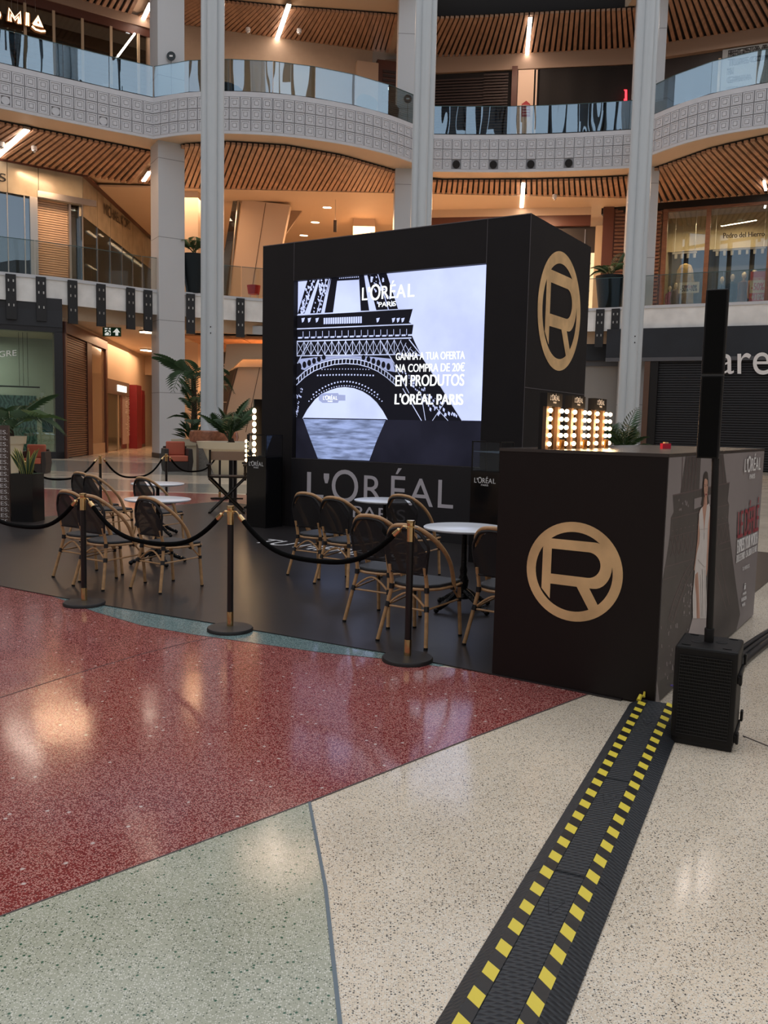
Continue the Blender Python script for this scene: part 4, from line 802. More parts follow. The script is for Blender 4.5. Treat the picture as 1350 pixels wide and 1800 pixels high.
P_ += [bar((290, 144), (238, 368), 6), bar((515, 122), (548, 350), 7)]
for k in range(11): P_ += [[(346+k*12, 138-k*.8), (352+k*12, 137-k*.8), (352+k*12, 131-k*.8), (346+k*12, 131-k*.8)], [(352+k*12, 146-k*.8), (358+k*12, 145-k*.8), (358+k*12, 139-k*.8), (352+k*12, 139-k*.8)]]
for k in range(17): x = 252+k*14.6; P_.append([(x, 398-k*.6), (x+11, 397-k*.6), (x+11, 436-k*.4), (x, 438-k*.4)])
for x in (110, 150, 200, 590, 690, 720, 750): P_.append([(x, 400), (x+22, 396), (x+14, 420), (x+4, 428)])
for k in range(18): x = 88+k*41.5; y = 520-k*1.0; P_.append([(x, y), (x+26, y-1), (x+26, y+9), (x, y+10)]); P_.append(bar((x+32, y-36), (x+32, y+4), 3))
random.seed(5)
for k in range(90):
    t = random.random(); x = 700+t*330+random.uniform(-40, 60)*(.4+t); y = 700+t*330; r = random.uniform(3, 14)*(.5+t*.7)
    if y < 1045: P_.append([(x-r*.4, y-r), (x+r*.4, y-r*.4), (x+r*.2, y+r), (x-r*.5, y+r*.3)])
for k in range(26): y = random.uniform(850, 1030); x = 78+random.uniform(0, 50)*(1035-y)/180; r = random.uniform(3, 10); P_.append([(x-r*.6, y-r), (x+r*.5, y), (x, y+r)])
for row, (yy, n, am, sz_) in enumerate(((725, 17, 15, 5), (762, 19, 22, 8), (805, 22, 52, 8), (832, 30, 62, 6))):
    for k in range(n): t = -1+2*k/(n-1); x = 392+t*(150+row*28); y = yy+am*t*t*(1.6 if row > 1 else .2); P_.append([(x-sz_*.6, y-sz_*.5), (x+sz_*.6, y-sz_*.6), (x+sz_*.5, y+sz_*.5), (x-sz_*.5, y+sz_*.6)])
tag(pic('picture_lights', P_, e_sky), kind='stuff')
Q = [bar((78, 380), (828, 337), 6), bar((78, 468), (828, 437), 7), bar((80, 548), (815, 526), 8), bar((80, 640), (700, 632), 7), bar((700, 632), (880, 640), 5)]
for k in range(15):
    x = 82+k*44.5; Q += [bar((x, 552-k), (x+44, 634), 3.2), bar((x, 634), (x+44, 552-k), 3.2), bar((x, 550-k), (x, 636), 4)]
for k in range(4): x = 745+k*32; y = 545+k*26; Q += [bar((x, y), (x+40, 640), 3), bar((x, 636), (x+36, y+12), 3)]
Q += [bar((155, 552), (85, 690), 6), bar((615, 540), (705, 690), 6), bar((880, 640), (1140, 1056), 5), bar((800, 535), (885, 645), 6), bar((760, 850), (880, 1056), 5), bar((880, 900), (905, 1054), 4), bar((905, 900), (1050, 1056), 4), bar((1040, 920), (950, 1056), 4), bar((700, 690), (800, 880), 4)]
oa = [(75, 792), (130, 740), (190, 702), (250, 680), (320, 664), (395, 658), (470, 663), (540, 680), (600, 706), (655, 742), (720, 795)]; ob = [(75, 830), (130, 778), (190, 738), (250, 714), (320, 696), (395, 690), (470, 695), (540, 713), (600, 740), (655, 778), (715, 830)]
for i in range(10): Q += [bar(oa[i], oa[i+1], 7), bar(ob[i], ob[i+1], 5)]
A1, B1 = resample(oa, n=30), resample(ob, n=30)
for a, b in zip(A1, B1): Q.append(bar(a, b, 5))
for i in range(len(ark)-1): Q.append(bar(ark[i], ark[i+1], 5))
tag(pic('picture_ironwork', Q, e_hi), kind='stuff')
arch = []
for k in range(6):
    for sx, x0, dx in ((1, 98, 31), (-1, 668, -32)):
        x = x0+dx*k; y = 712-k*12; r = 13; hh = 26-k*1.5; arch.append([(x+r*math.cos(t), y-abs(hh)*(math.sin(t) if math.sin(t) > 0 else math.sin(t)*.8)) for t in np.linspace(0, 2*PI, 13)[:-1]])
pic('picture_arch_field', [[(88, 720), (100, 660), (250, 645), (395, 640), (540, 645), (690, 660), (712, 745), (655, 735), (600, 700), (540, 674), (470, 657), (395, 652), (320, 658), (250, 674), (190, 696), (130, 732)]], e_gry)
pic('picture_arches', arch, e_blk)
pic('picture_airship', [[(220, 900), (240, 882), (345, 879), (350, 890), (392, 892), (392, 928), (350, 928), (345, 942), (245, 942), (222, 925)]], e_gry)
def stext(s, pts, bold=.006):
    bold *= .55
    lay[0] += 1; return text('screen_text', s, BF, [S(*p) for p in pts], DS+.0006*lay[0]+.001, e_wht, scr, bold)
beauty_logo('screen_wordmark', BF, *S(500, 285), S(833, 265)[0]-S(500, 285)[0], DS+.0006*lay[0]+.002, e_wht, scr)
beauty_logo('airship_wordmark', BF, *S(250, 922), S(342, 922)[0]-S(250, 922)[0], DS+.0006*lay[0]+.002, e_wht, scr)
stext('GANHA A TUA OFERTA', [(716, 668), (1158, 661), (1158, 610), (718, 622)], .004); stext('NA COMPRA DE 20€', [(716, 745), (1156, 740), (1158, 682), (718, 692)], .005)
stext('EM PRODUTOS', [(714, 836), (1152, 832), (1155, 757), (716, 765)], .008); stext("L'ORÉAL PARIS", [(710, 952), (1145, 955), (1148, 868), (714, 868)], .012)
# ================================================================== KIOSK
KW, KD, KH = 1.0875, 3.165, 1.53
kio = root('kiosk_counter', K(-KW/2, KD/2), 'black promotional counter block with gold ring emblem and printed side panel', 'counter')
MB().pbox(KF, -KW, 0, .011, KH-.02, -KD, 0).build('body', kioskm, kio)
MB().pbox(KF, -KW-.004, .004, KH-.02, KH, -KD-.004, .004).build('counter_top', mat('counter_top', (.045, .035, .032), .22, var=.1), kio)
emblem(KF, -.548, .766, .317, .003, kio)
PD = .003; post = MB().pbox(KS, .012, KD-.004, .012, KH-.022, 0, PD).build('printed_panel', mat('print_grey', (.25, .215, .215), .42, var=.10, vscale=.7), kio)
pl_ = [0]
def T(x, y, sc=6., ox=1150, oy=780): return KS.px(ox+x/sc, oy+y/sc, PD)
def pr(name, polys, mt, raw=False):
    pl_[0] += 1; mb = MB()
    for p in polys:
        q = [(min(max(a, .014), KD-.006), min(max(b, .014), KH-.024)) for a, b in (p if raw else [T(*t) for t in p])]; mb.add([KS.pt(a, b, PD+.0005*pl_[0]) for a, b in q], [tuple(range(len(q)))])
    return mb.build(name, mt, post)
p_dk = mat('print_dark', (.050, .040, .040), .42, var=.25, vscale=4); p_md = mat('print_mid', (.12, .075, .077), .42); p_dk2 = mat('print_darker', (.018, .015, .016), .42)
pr('printed_tower', [[(195, 540), (795, 405), (775, 600), (790, 640), (780, 800), (800, 1000), (850, 1400), (905, 1800), (860, 2060), (40, 3000), (20, 2500), (60, 1750), (75, 1440), (130, 1200), (165, 960), (175, 780), (205, 720)], [(335, 60), (500, 20), (475, 480), (275, 520)], [(608, 40), (735, 20), (765, 415), (612, 450)]], p_dk)
pr('printed_plinth', [[(40, 3000), (60, 2500), (850, 2060), (1400, 1600), (1400, 1700), (500, 3400), (40, 3400)]], p_dk2)
T2 = [bar((195, 545), (795, 410), 10), bar((178, 790), (785, 640), 8), bar((165, 985), (780, 830), 6), bar((110, 1300), (410, 1215), 8), bar((80, 1440), (230, 1390), 7), bar((685, 1060), (800, 1020), 8), bar((685, 1130), (815, 1090), 6)]
for k in range(14): x = 175+k*44; y0 = 990-k*11; T2 += [bar((x, y0), (x+44, y0+190), 4), bar((x+44, y0), (x, y0+200), 4), bar((x+10, y0-70), (x+24, y0-76), 12)]
aa = [(150, 1850), (210, 1640), (290, 1430), (350, 1310), (415, 1220)]
for i in range(4): T2 += [bar(aa[i], aa[i+1], 7), bar((aa[i][0]+45, aa[i][1]+40), (aa[i+1][0]+45, aa[i+1][1]+40), 6)]
for a in resample(aa, n=12): T2.append(bar(a, (a[0]+45, a[1]+40), 4))
for k in range(5): T2.append(bar((300+k*38, 110), (285+k*38-20*k*.2, 500), 5))
for k in range(3): T2.append(bar((640+k*38, 100), (650+k*40, 420), 5))
T2 += [bar((640, 1300), (760, 1760), 6), bar((700, 1240), (790, 1700), 5)]
tag(pr('printed_ironwork', T2, p_md), kind='stuff')
wind = [[(420, 580), (500, 560), (495, 660), (418, 690)], [(560, 545), (612, 530), (610, 640), (565, 655)]]
random.seed(9)
for k in range(34): x = random.uniform(300, 400); y = random.uniform(1480, 2000); r = random.uniform(5, 16); wind.append([(x-r*.4, y-r), (x+r*.4, y-r*1.3), (x+r*.4, y+r*.6), (x-r*.4, y+r)])
for k in range(12): x = random.uniform(250, 350); y = random.uniform(590, 700); wind.append([(x, y), (x+12, y-20), (x+10, y+15)])
for k in range(26): x = random.uniform(30, 250); y = random.uniform(1900, 2500); r = random.uniform(8, 26); wind.append([(x-r*.2, y-r), (x+r*.2, y-r), (x+r*.3, y+r), (x-r*.1, y+r)])
pr('printed_highlights', wind, mat('print_light', (.26, .22, .22), .42)); pr('printed_river', [[(400, 1840), (560, 1720), (620, 1800), (600, 2100), (330, 2100)]], mat('print_pale', (.42, .36, .35), .42))
# printed figure in a long white dress
skin = mat('print_skin', (.52, .27, .19), .42, var=.08, vscale=8); skd = mat('print_skin_shade', (.33, .15, .10), .42); hair = mat('print_hair', (.022, .014, .012), .42); dress = mat('print_dress', (.66, .60, .57), .42, var=.07, vscale=9); fold = mat('print_fold', (.46, .41, .39), .42)
pr('printed_hair', [[(545, 290), (560, 305), (568, 400), (566, 560), (572, 625), (545, 640), (505, 655), (485, 645), (502, 560), (508, 430), (518, 330), (530, 300)]], hair)
pr('printed_arms', [[(478, 690), (466, 740), (457, 870), (452, 1000), (438, 1130), (425, 1240), (412, 1330), (424, 1345), (440, 1240), (466, 1110), (476, 1000), (480, 880), (492, 740)], [(572, 640), (584, 700), (583, 850), (574, 1000), (566, 1130), (560, 1240), (556, 1330), (545, 1395), (537, 1390), (541, 1310), (545, 1200), (552, 1080), (556, 960), (566, 820), (562, 700)]], skin)
pr('printed_neck', [[(518, 560), (550, 560), (552, 640), (575, 655), (560, 760), (520, 930), (498, 760), (490, 690), (512, 655)]], skin)
pr('printed_dress', [[(482, 690), (500, 665), (512, 800), (520, 935), (530, 800), (548, 650), (570, 630), (582, 665), (574, 760), (562, 850), (556, 940), (552, 1080), (545, 1200), (540, 1330), (540, 1500), (548, 1700), (560, 1840), (400, 1840), (398, 1600), (412, 1440), (424, 1300), (440, 1160), (468, 1050), (474, 940), (466, 850), (466, 740)]], dress)
pr('printed_leg', [[(424, 1380), (452, 1350), (462, 1500), (470, 1700), (474, 1840), (440, 1840), (436, 1620), (420, 1480)]], skin); pr('printed_leg_shade', [[(440, 1360), (446, 1500), (452, 1700), (456, 1840), (450, 1840), (444, 1640), (436, 1480)]], skd)
pr('printed_folds', [bar((470, 905), (555, 895), 4), bar((520, 940), (518, 1010), 4), bar((452, 1220), (520, 1300), 5), bar((520, 1300), (540, 1290), 4), bar((500, 1320), (505, 1830), 4), bar((528, 1330), (532, 1830), 3), bar((478, 1380), (490, 1830), 3)], fold)
pr('printed_face', [[(520, 372), (538, 366), (552, 385), (556, 440), (553, 500), (545, 550), (535, 575), (524, 565), (516, 510), (513, 440)]], skin)
pr('printed_features', [bar((518, 430), (530, 434), 6), bar((542, 428), (553, 426), 6), [(519, 441), (530, 443), (529, 451), (520, 450)], [(542, 438), (552, 436), (551, 446), (543, 447)]], hair); pr('printed_shading', [bar((536, 450), (534, 500), 3), bar((531, 505), (541, 503), 4), bar((518, 560), (522, 640), 4), bar((552, 520), (546, 560), 4)], skd); pr('printed_lips', [[(528, 530), (536, 525), (544, 528), (542, 540), (535, 545), (529, 541)]], mat('print_lips', (.28, .02, .025), .42))
def ktext(s, pts, mt=white, bold=.004): pl_[0] += 0; return text('printed_lettering', s, KS, [T(*p) for p in pts], PD+.0005*pl_[0]+.001, mt, post, bold)
q = [T(935, 300), T(1105, 272)]; beauty_logo('printed_wordmark', KS, q[0][0], (q[0][1]+q[1][1])/2, q[1][0]-q[0][0], PD+.012, white, post, hr=.150)
rdp = mat('print_red', (.30, .022, .040), .5)
ktext('LE DÉFILÉ', [(868, 1000), (1085, 915), (1100, 560), (880, 640)], rdp, .008); ktext('EXPRESS YOUR WORTH', [(862, 1160), (1075, 1050), (1078, 925), (866, 1015)], white, .006); ktext('30 DE SETEMBRO · CHA. LISBOA 17H. PARIS', [(853, 1258), (1066, 1135), (1072, 1068), (857, 1175)], white, .003)
ktext('TU MERECES.', [(918, 1342), (994, 1300), (996, 1265), (920, 1302)], white, .001); ktext('PARIS', [(922, 1600), (958, 1580), (958, 1552), (924, 1572)]); ktext('FASHION', [(906, 1668), (960, 1640), (960, 1600), (908, 1628)]); ktext('WEEK', [(914, 1722), (948, 1702), (948, 1668), (916, 1688)]); ktext('i', [(935, 1540), (952, 1530), (956, 1465), (940, 1475)])
# lit vanity mirrors on the counter
def lit(name, c, s): return mat(name, (1, .9, .7), emit=c, es=s)
bulbm = lit('bulb_glow', (1, .66, .34), 11)
def vanity(v, k):
    Pv = Pl(K(-.78, v, 0)[:2], yaw=-.5806+PI/2); w, z0 = .235, KH; hh = .36
    ro = root('vanity_mirror', Pv.pt(w/2, z0), ['nearest lit vanity mirror with round bulbs on the black counter', 'middle lit vanity mirror with round bulbs on the black counter', 'farthest lit vanity mirror with round bulbs on the black counter'][k], 'mirror', 'bulb mirrors on the counter')
    MB().pbox(Pv, 0, w, z0, z0+hh, -.055, -.03).build('back_panel', blk, ro); MB().pbox(Pv, .05, w-.05, z0+.07, z0+.27, -.03, -.026).build('mirror_glass', mat('mirror_glass', (.25, .22, .20), .05, 1), ro)
    MB().pbox(Pv, -.01, w+.01, z0+.275, z0+.36, -.03, 0).build('header', blk, ro); beauty_logo('header_wordmark', Pv, .035, z0+.315, .155, .003, white, ro)
    for a in (0, w-.045): MB().pbox(Pv, a, a+.045, z0, z0+.275, -.03, -.005).build('bulb_rail', mat('rail_gold', (.16, .09, .05), .5, .3), ro)
    MB().pbox(Pv, w, w+.09, z0, z0+.275, -.055, -.045).build('return_panel', mat('rail_gold', (.45, .26, .12), .4, .5), ro)
    for zz in (.035, .09, .143, .196, .249):
        for a in (.022, w-.022, w+.07): MB().ball(tuple(Pv.pt(a, z0+zz, .012)), .0150, 10).build('bulb', bulbm, ro, smooth=True)
    gx = MB().pbox(Pv, w-.065, w+.01, z0+.002, z0+.062, .02, .028).build('product_card', mat('amber_card', (.65, .32, .06), .3, .6), ro)
    mb = MB()
    for r in (.012, .02, .028): mb.tube([Pv.pt(w-.028+r*math.cos(t)*.8, z0+.01+r*1.7*math.sin(t), .030) for t in np.linspace(0, PI, 9)], .0018, 4)
    mb.build('card_motif', mat('motif_brown', (.10, .04, .01), .4), gx)
for k, v in enumerate((.03, .46, .91)):
    vanity(v, k); l = bpy.data.lights.new('mirror_bulb_light', 'POINT'); l.energy = 2.2; l.color = (1, .62, .30); l.shadow_soft_size = .05; o = bpy.data.objects.new('mirror_bulb_light', l); COL.objects.link(o); q = K(-.70, v+.12, KH+.17); o.location = q
l = bpy.data.lights.new('mirror_bulb_light', 'POINT'); l.energy = 10; l.color = (1, .62, .30); l.shadow_soft_size = .08; o = bpy.data.objects.new('mirror_bulb_light', l); COL.objects.link(o); o.location = aty(440, 790, 14.3)
c = K(-.45, 1.6, KH); ro = root('lipstick_case', c, 'small red product lying on the counter right of the lit mirrors', 'cosmetic'); MB().box((c[0], c[1], c[2]+.02), (.05, .012, .02), .6).build('case', mat('product_red', (.6, .02, .05), .3), ro); MB().box((c[0], c[1], c[2]+.045), (.02, .010, .006), .6).build('cap', gold, ro)
# ================================================================== PEDESTALS WITH GLASS CASES
def pedestal(cor, w, d, h, hc, label, logo=True):
    P = Pl(cor[:2], yaw=-.5806); ro = root('display_pedestal', P.pt(-w/2, 0, -d/2), label, 'pedestal'); MB().pbox(P, -w, 0, .010, h, -d, 0).build('plinth', gloss, ro)
    mb = MB(); t = .014
    for a in (-w, -t):
        for b in (-d, -t): mb.pbox(P, a, a+t, h, hc, b, b+t)
    for z in (hc-t, h):
        for b in (-d, -t): mb.pbox(P, -w, 0, z, z+t, b, b+t)
        for a in (-w, -t): mb.pbox(P, a, a+t, z, z+t, -d, 0)
    mb.build('case_frame', blk, ro); g = MB(); g.pbox(P, -w+t, -t, h+t, hc-t, -.008, -.006); g.pbox(P, -.008, -.006, h+t, hc-t, -d+t, -t); g.build('case_glass', CLEARG, ro)
    beauty_logo('wordmark', P, -w+.05, h-.135, w-.10, .003, white, ro)
q = aty(466.5, 931, 12.75)[:2]; pedestal(fl(466.5, 930), .40, .40, 1.12, 1.475, 'gloss black plinth with open glass case, left of the big screen')
q = fl(872, 770, 1.49)
c2 = aty(876, 900, 10.15); pedestal(c2, .385, .38, 1.13, 1.50, 'gloss black plinth with glass case, half hidden by the counter')
# ================================================================== CAFE CHAIRS AND TABLES
bam = mat('bamboo', (.56, .32, .15), .38, var=.18, vscale=18); wrap = mat('black_wrap', (.012, .011, .012), .5, bump=.4, bscale=200); seatm = mat('seat_fabric', (.030, .033, .038), .6, bump=.15, bscale=300)
netm = bpy.data.materials.new('back_mesh'); netm.use_nodes = True; n_ = netm.node_tree.nodes; b_ = n_['Principled BSDF']; b_.inputs['Base Color'].default_value = (.014, .012, .013, 1); b_.inputs['Roughness'].default_value = .7; b_.inputs['Alpha'].default_value = .93
def make_chair():
    ro = root('bistro_chair', (0, 0, 0)); r = .0155
    # seat
    pts = [(-.215, .22), (.215, .22), (.225, .05), (.205, -.10), (.15, -.19), (.06, -.225), (-.06, -.225), (-.15, -.19), (-.205, -.10), (-.225, .05)]
    s = MB().fprism(pts, .435, .462).build('seat', seatm, ro, local=True, bevel=.012)
    MB().tube([(x*1.0, y*1.0, .425) for x, y in pts+[pts[0]]], .012, 6).build('seat_rim', bam, ro, smooth=True, local=True)
    for sx in (-1, 1):
        rear = [(sx*.155, -.25, .60), (sx*.155, -.215, .47), (sx*.158, -.215, .40), (sx*.185, -.255, .22), (sx*.215, -.305, .012)]
        o = MB().tube(rear, r, 9).build('leg', bam, ro, smooth=True, local=True); MB().tube([(sx*.215, -.305, .014), (sx*.216, -.307, 0)], .017, 8).build('foot', blk, o, local=True)
        fr = [(sx*.205, .205, .43), (sx*.207, .21, .30), (sx*.212, .235, .012)]
        o = MB().tube(fr, r, 9).build('leg', bam, ro, smooth=True, local=True); MB().tube([(sx*.212, .235, .014), (sx*.212, .236, 0)], .017, 8).build('foot', blk, o, local=True)
        mb = MB()
        for a, b in (((sx*.157, -.215, .405), (sx*.155, -.213, .445)), ((sx*.176, -.243, .265), (sx*.170, -.233, .305)), ((sx*.207, .209, .315), (sx*.207, .208, .285)), ((sx*.206, .206, .40), (sx*.205, .205, .435)), ((sx*.222, .075, .40), (sx*.224, .07, .445))): mb.tube([a, b], .0205, 8)
        tag(mb.build('binding', wrap, ro, local=True), kind='stuff')
        MB().tube([(sx*.172, -.235, .28), (sx*.207, .208, .30)], .008, 7).build('stretcher', bam, ro, smooth=True, local=True)
        MB().tube([(sx*.207, .20, .31), (sx*.19, .12, .40), (sx*.185, .04, .42)], .008, 7).build('brace', bam, ro, smooth=True, local=True)
        post = smooth([(sx*.155, -.235, .53), (sx*.178, -.255, .66), (sx*.186, -.262, .77), (sx*.125, -.288, .868)], 4); MB().tube(post, .012, 7).build('back_post', wrap, ro, smooth=True, local=True)
    arch = smooth([(-.172, -.235, .285), (-.10, -.228, .345), (-.03, -.222, .385), (.03, -.222, .385), (.10, -.228, .345), (.172, -.235, .285)], 4); MB().tube(arch, .009, 7).build('brace', bam, ro, smooth=True, local=True)
    MB().tube([(-.172, -.237, .275), (.172, -.237, .275)], .008, 7).build('stretcher', bam, ro, smooth=True, local=True)
    for k, (dy, dz, rr) in enumerate(((0, 0, .0165), (.030, -.022, .0135))):
        sc = 1-.035*k; half = [(.228, .085, .395), (.236, .045, .50), (.243, -.02, .62), (.233, -.12, .735), (.192, -.215, .828), (.115, -.275, .892), (.04, -.298, .910)]
        full = [(-x*sc, y+dy, z+dz) for x, y, z in half]+[(x*sc, y+dy, z+dz) for x, y, z in half[::-1]]
        if k == 1: full[0] = (-.222, .105, .40); full[-1] = (.222, .105, .40)
        MB().tube(smooth(full, 4), rr, 9).build('back_hoop', bam if k == 0 else bam, ro, smooth=True, local=True)
    MB().tube([(-.158, -.238, .545), (.158, -.238, .545)], .011, 7).build('back_rail', wrap, ro, smooth=True, local=True)
    mb = MB(); NX, NZ = 10, 8; vs = []
    for j in range(NZ+1):
        for i in range(NX+1):
            s_ = -1+2*i/NX; t = j/NZ; w = .155+.040*t; zt_ = .892-.13*s_*s_; z = .545+(zt_-.545)*t; y = -.238-.052*t-.018*(1-s_*s_); vs.append((s_*(w if t < .8 else w*(1-.25*(t-.8)/.2)), y, z))
    mb.add(vs, [(j*(NX+1)+i, j*(NX+1)+i+1, (j+1)*(NX+1)+i+1, (j+1)*(NX+1)+i) for j in range(NZ) for i in range(NX)])
    mb.build('backrest', netm, ro, smooth=True, local=True)
    mb = MB()
    mb.tube(smooth([(-.184, -.265, .775), (-.125, -.292, .862), (-.045, -.306, .886), (.045, -.306, .886), (.125, -.292, .862), (.184, -.265, .775)], 3), .012, 7); mb.build('back_edge', wrap, ro, smooth=True, local=True)
    return ro
ch0 = make_chair(); first = True
YAW = -.5806
for x, y, dz, l, g in ((.32, 6.54, 0, 'black mesh cafe chair right behind the nearest rope post', 1), (.03, 7.17, .03, 'black mesh cafe chair second in the right row, partly behind the nearest one', 1), (-.355, 8.82, -.03, 'black mesh cafe chair third from the post in the right row, seen whole', 1),
                       (-.69, 9.30, 0, 'leftmost black mesh cafe chair of the right row, before the wordmark', 1), (.985, 6.46, -.04, 'cafe chair cut off by the edge of the black counter', 1), (.33, 9.30, .02, 'cafe chair behind the round table with the last letters behind its back', 1),
                       (-2.125, 8.36, -.02, 'front cafe chair between the left and middle rope posts, seat facing the near left table', 0), (-2.72, 8.44, .04, 'cafe chair directly behind the left rope post', 0), (-3.085, 8.87, 0, 'leftmost front cafe chair, left of the left rope post', 0),
                       (-2.98, 11.2, 0, 'back cafe chair between the two left tables, behind the front one', 0), (-3.72, 11.43, -.05, 'back cafe chair, right one of the far left pair', 0), (-4.07, 11.95, .03, 'farthest left cafe chair, mostly hidden behind its neighbour', 0)):
    o = ch0 if first else copy_tree(ch0); first = False; o.location = (x, y, .010); o.rotation_euler.z = YAW+dz; tag(o, l, 'chair', 'rattan cafe chairs with black mesh backs')
topm = mat('table_white', (.80, .82, .87), .25); iron = mat('cast_iron', (.010, .010, .011), .25, .5, bump=.5, bscale=70)
def make_table():
    ro = root('cafe_table', (0, 0, 0)); MB().lathe([(.30, .722), (.37, .735), (.375, .742), (.375, .750), (.368, .755)], (0, 0, 0), 48).build('tabletop', topm, ro, smooth=True, local=True)
    MB().lathe([(.20, .715), (.20, .724)], (0, 0, 0), 20).build('top_plate', iron, ro, local=True)
    MB().lathe([(.055, .10), (.05, .14), (.035, .17), (.045, .22), (.05, .27), (.03, .32), (.036, .36), (.026, .40), (.024, .68), (.045, .70), (.05, .716)], (0, 0, 0), 18).build('column', iron, ro, smooth=True, local=True)
    for k in range(4):
        a = PI/4*0+k*PI/2+.35; ca, sa = math.cos(a), math.sin(a); path = smooth([(.03*ca, .03*sa, .17), (.10*ca, .10*sa, .135), (.19*ca, .19*sa, .085), (.27*ca, .27*sa, .042), (.31*ca, .31*sa, .040)], 3)
        f = MB().tube(path, [.030]*4+[.026]*4+[.021]*4+[.022], 8); f.ball((.315*ca, .315*sa, .026), .026, 8); f.build('foot', iron, ro, smooth=True, local=True)
        m2 = MB()
        for t in (.3, .5, .7, .85): p = path[int(t*(len(path)-1))]; m2.ball((p[0]-sa*.014, p[1]+ca*.014, p[2]+.012), .014, 7); m2.ball((p[0]+sa*.014, p[1]-ca*.014, p[2]+.012), .014, 7)
        tag(m2.build('scroll_ornament', iron, ro, smooth=True, local=True), kind='stuff')
    return ro
t0 = make_table(); first = True
for x, y, a, l in ((.735, 7.62, .3, 'near right round white cafe table with ornate iron foot, beside the counter'), (.01, 10.27, 0, 'round white cafe table in front of the big wordmark'), (-2.61, 9.75, .2, 'near round white cafe table of the left pair'), (-3.265, 12.19, .5, 'far round white cafe table of the left pair')):
    o = t0 if first else copy_tree(t0); first = False; o.location = (x, y, .010); o.rotation_euler.z = a; tag(o, l, 'table', 'round white cafe tables')
# ================================================================== ROPE BARRIER
polem = mat('post_black', (.013, .011, .011), .35)
def make_post():
    ro = root('rope_post', (0, 0, 0)); MB().lathe([(.182, 0), (.182, .022), (.176, .030), (.05, .038), (.03, .040)], (0, 0, 0), 48).build('base', mat('post_base', (.02, .018, .018), .45), ro, smooth=True, local=True)
    MB().lathe([(.0265, .038), (.0265, .15), (.025, .155)], (0, 0, 0), 24).build('lower_collar', brass, ro, smooth=True, local=True); MB().lathe([(.0245, .15), (.0245, .86)], (0, 0, 0), 24).build('pole', polem, ro, smooth=True, local=True)
    MB().lathe([(.0265, .855), (.0265, .955), (.030, .957), (.030, .960), (.026, .962), (.027, .975), (.031, 1.0), (.029, 1.004), (.012, 1.006)], (0, 0, 0), 28).build('crown', brass, ro, smooth=True, local=True)
    MB().lathe([(.052, .956), (.052, .959)], (0, 0, 0), 20).build('hook_ring', brass, ro, local=True); return ro
posts = {}; p0 = make_post(); first = True
for k, x, y, l, z in (('S3', .19, 5.90, 'nearest black and gold rope post, in front of the cafe chairs', 0), ('S2', -1.21, 6.66, 'middle black and gold rope post of the front line', 0), ('S1', -2.67, 7.49, 'left black and gold rope post of the front line', 0), ('S0', -4.13, 8.33, 'rope post just beyond the left edge carrying the leftmost front rope', 0),
                   ('F1', -5.20, 15.5, 'back rope post in front of the corridor floor', .0), ('F2', -4.38, 17.0, 'back rope post in front of the orange armchair', .0), ('F3', -3.56, 18.3, 'back rope post behind the folding chair legs', .0), ('F0', -6.02, 14.0, 'back rope post hidden behind the black planter', .0)):
    o = p0 if first else copy_tree(p0); first = False; o.location = (x, y, z if k[0] == 'F' or k in ('S1', 'S2', 'S3') else 0); tag(o, l, 'post', 'black and gold rope posts'); posts[k] = (x, y, o.location.z)
def rope(a, b, sag, label, r=.0175):
    A = np.array([posts[a][0], posts[a][1], .935+posts[a][2]]); B = np.array([posts[b][0], posts[b][1], .935+posts[b][2]]); d = (B-A); L = np.linalg.norm(d[:2]); d = d/L
    A2 = A+d*.115; B2 = B-d*.115; A2[2] -= .03; B2[2] -= .03; pts = [A2+(B2-A2)*t-np.array([0, 0, sag*4*t*(1-t)*(1-.12*math.cos(2*PI*(t-.5)))]) for t in np.linspace(0, 1, 26)]
    ro = root('barrier_rope', A2, label, 'rope', 'black velvet barrier ropes'); MB().tube(pts, r, 12).build('rope', velvet, ro, smooth=True)
    for P, q, s_ in ((A, pts[0], pts[1]), (B, pts[-1], pts[-2])):
        u = np.array(q)-np.array(s_); u /= np.linalg.norm(u); MB().tube([np.array(q)-u*.02, np.array(q)+u*.035, np.array(q)+u*.045], [.021, .019, .008], 12).build('end_cap', brass, ro, smooth=True)
        e = np.array(q)+u*.045; f = np.array([P[0], P[1], P[2]+.022])+(e-P)*[.42, .42, 0]; MB().tube(smooth([e, (e+f)/2+np.array([0, 0, .012]), f, f-np.array([0, 0, .014])], 4), .0055, 7).build('hook', brass, ro, smooth=True)
rope('S2', 'S3', .30, 'front velvet rope swagged between the middle and nearest posts', .019); rope('S1', 'S2', .31, 'front velvet rope swagged between the left and middle posts', .019); rope('S0', 'S1', .30, 'front velvet rope leaving the picture at the left edge', .019)
rope('F1', 'F2', .38, 'back velvet rope swagged in front of the corridor'); rope('F2', 'F3', .32, 'back velvet rope swagged in front of the orange armchair'); rope('F0', 'F1', .34, 'back velvet rope between the planter and the first back post')
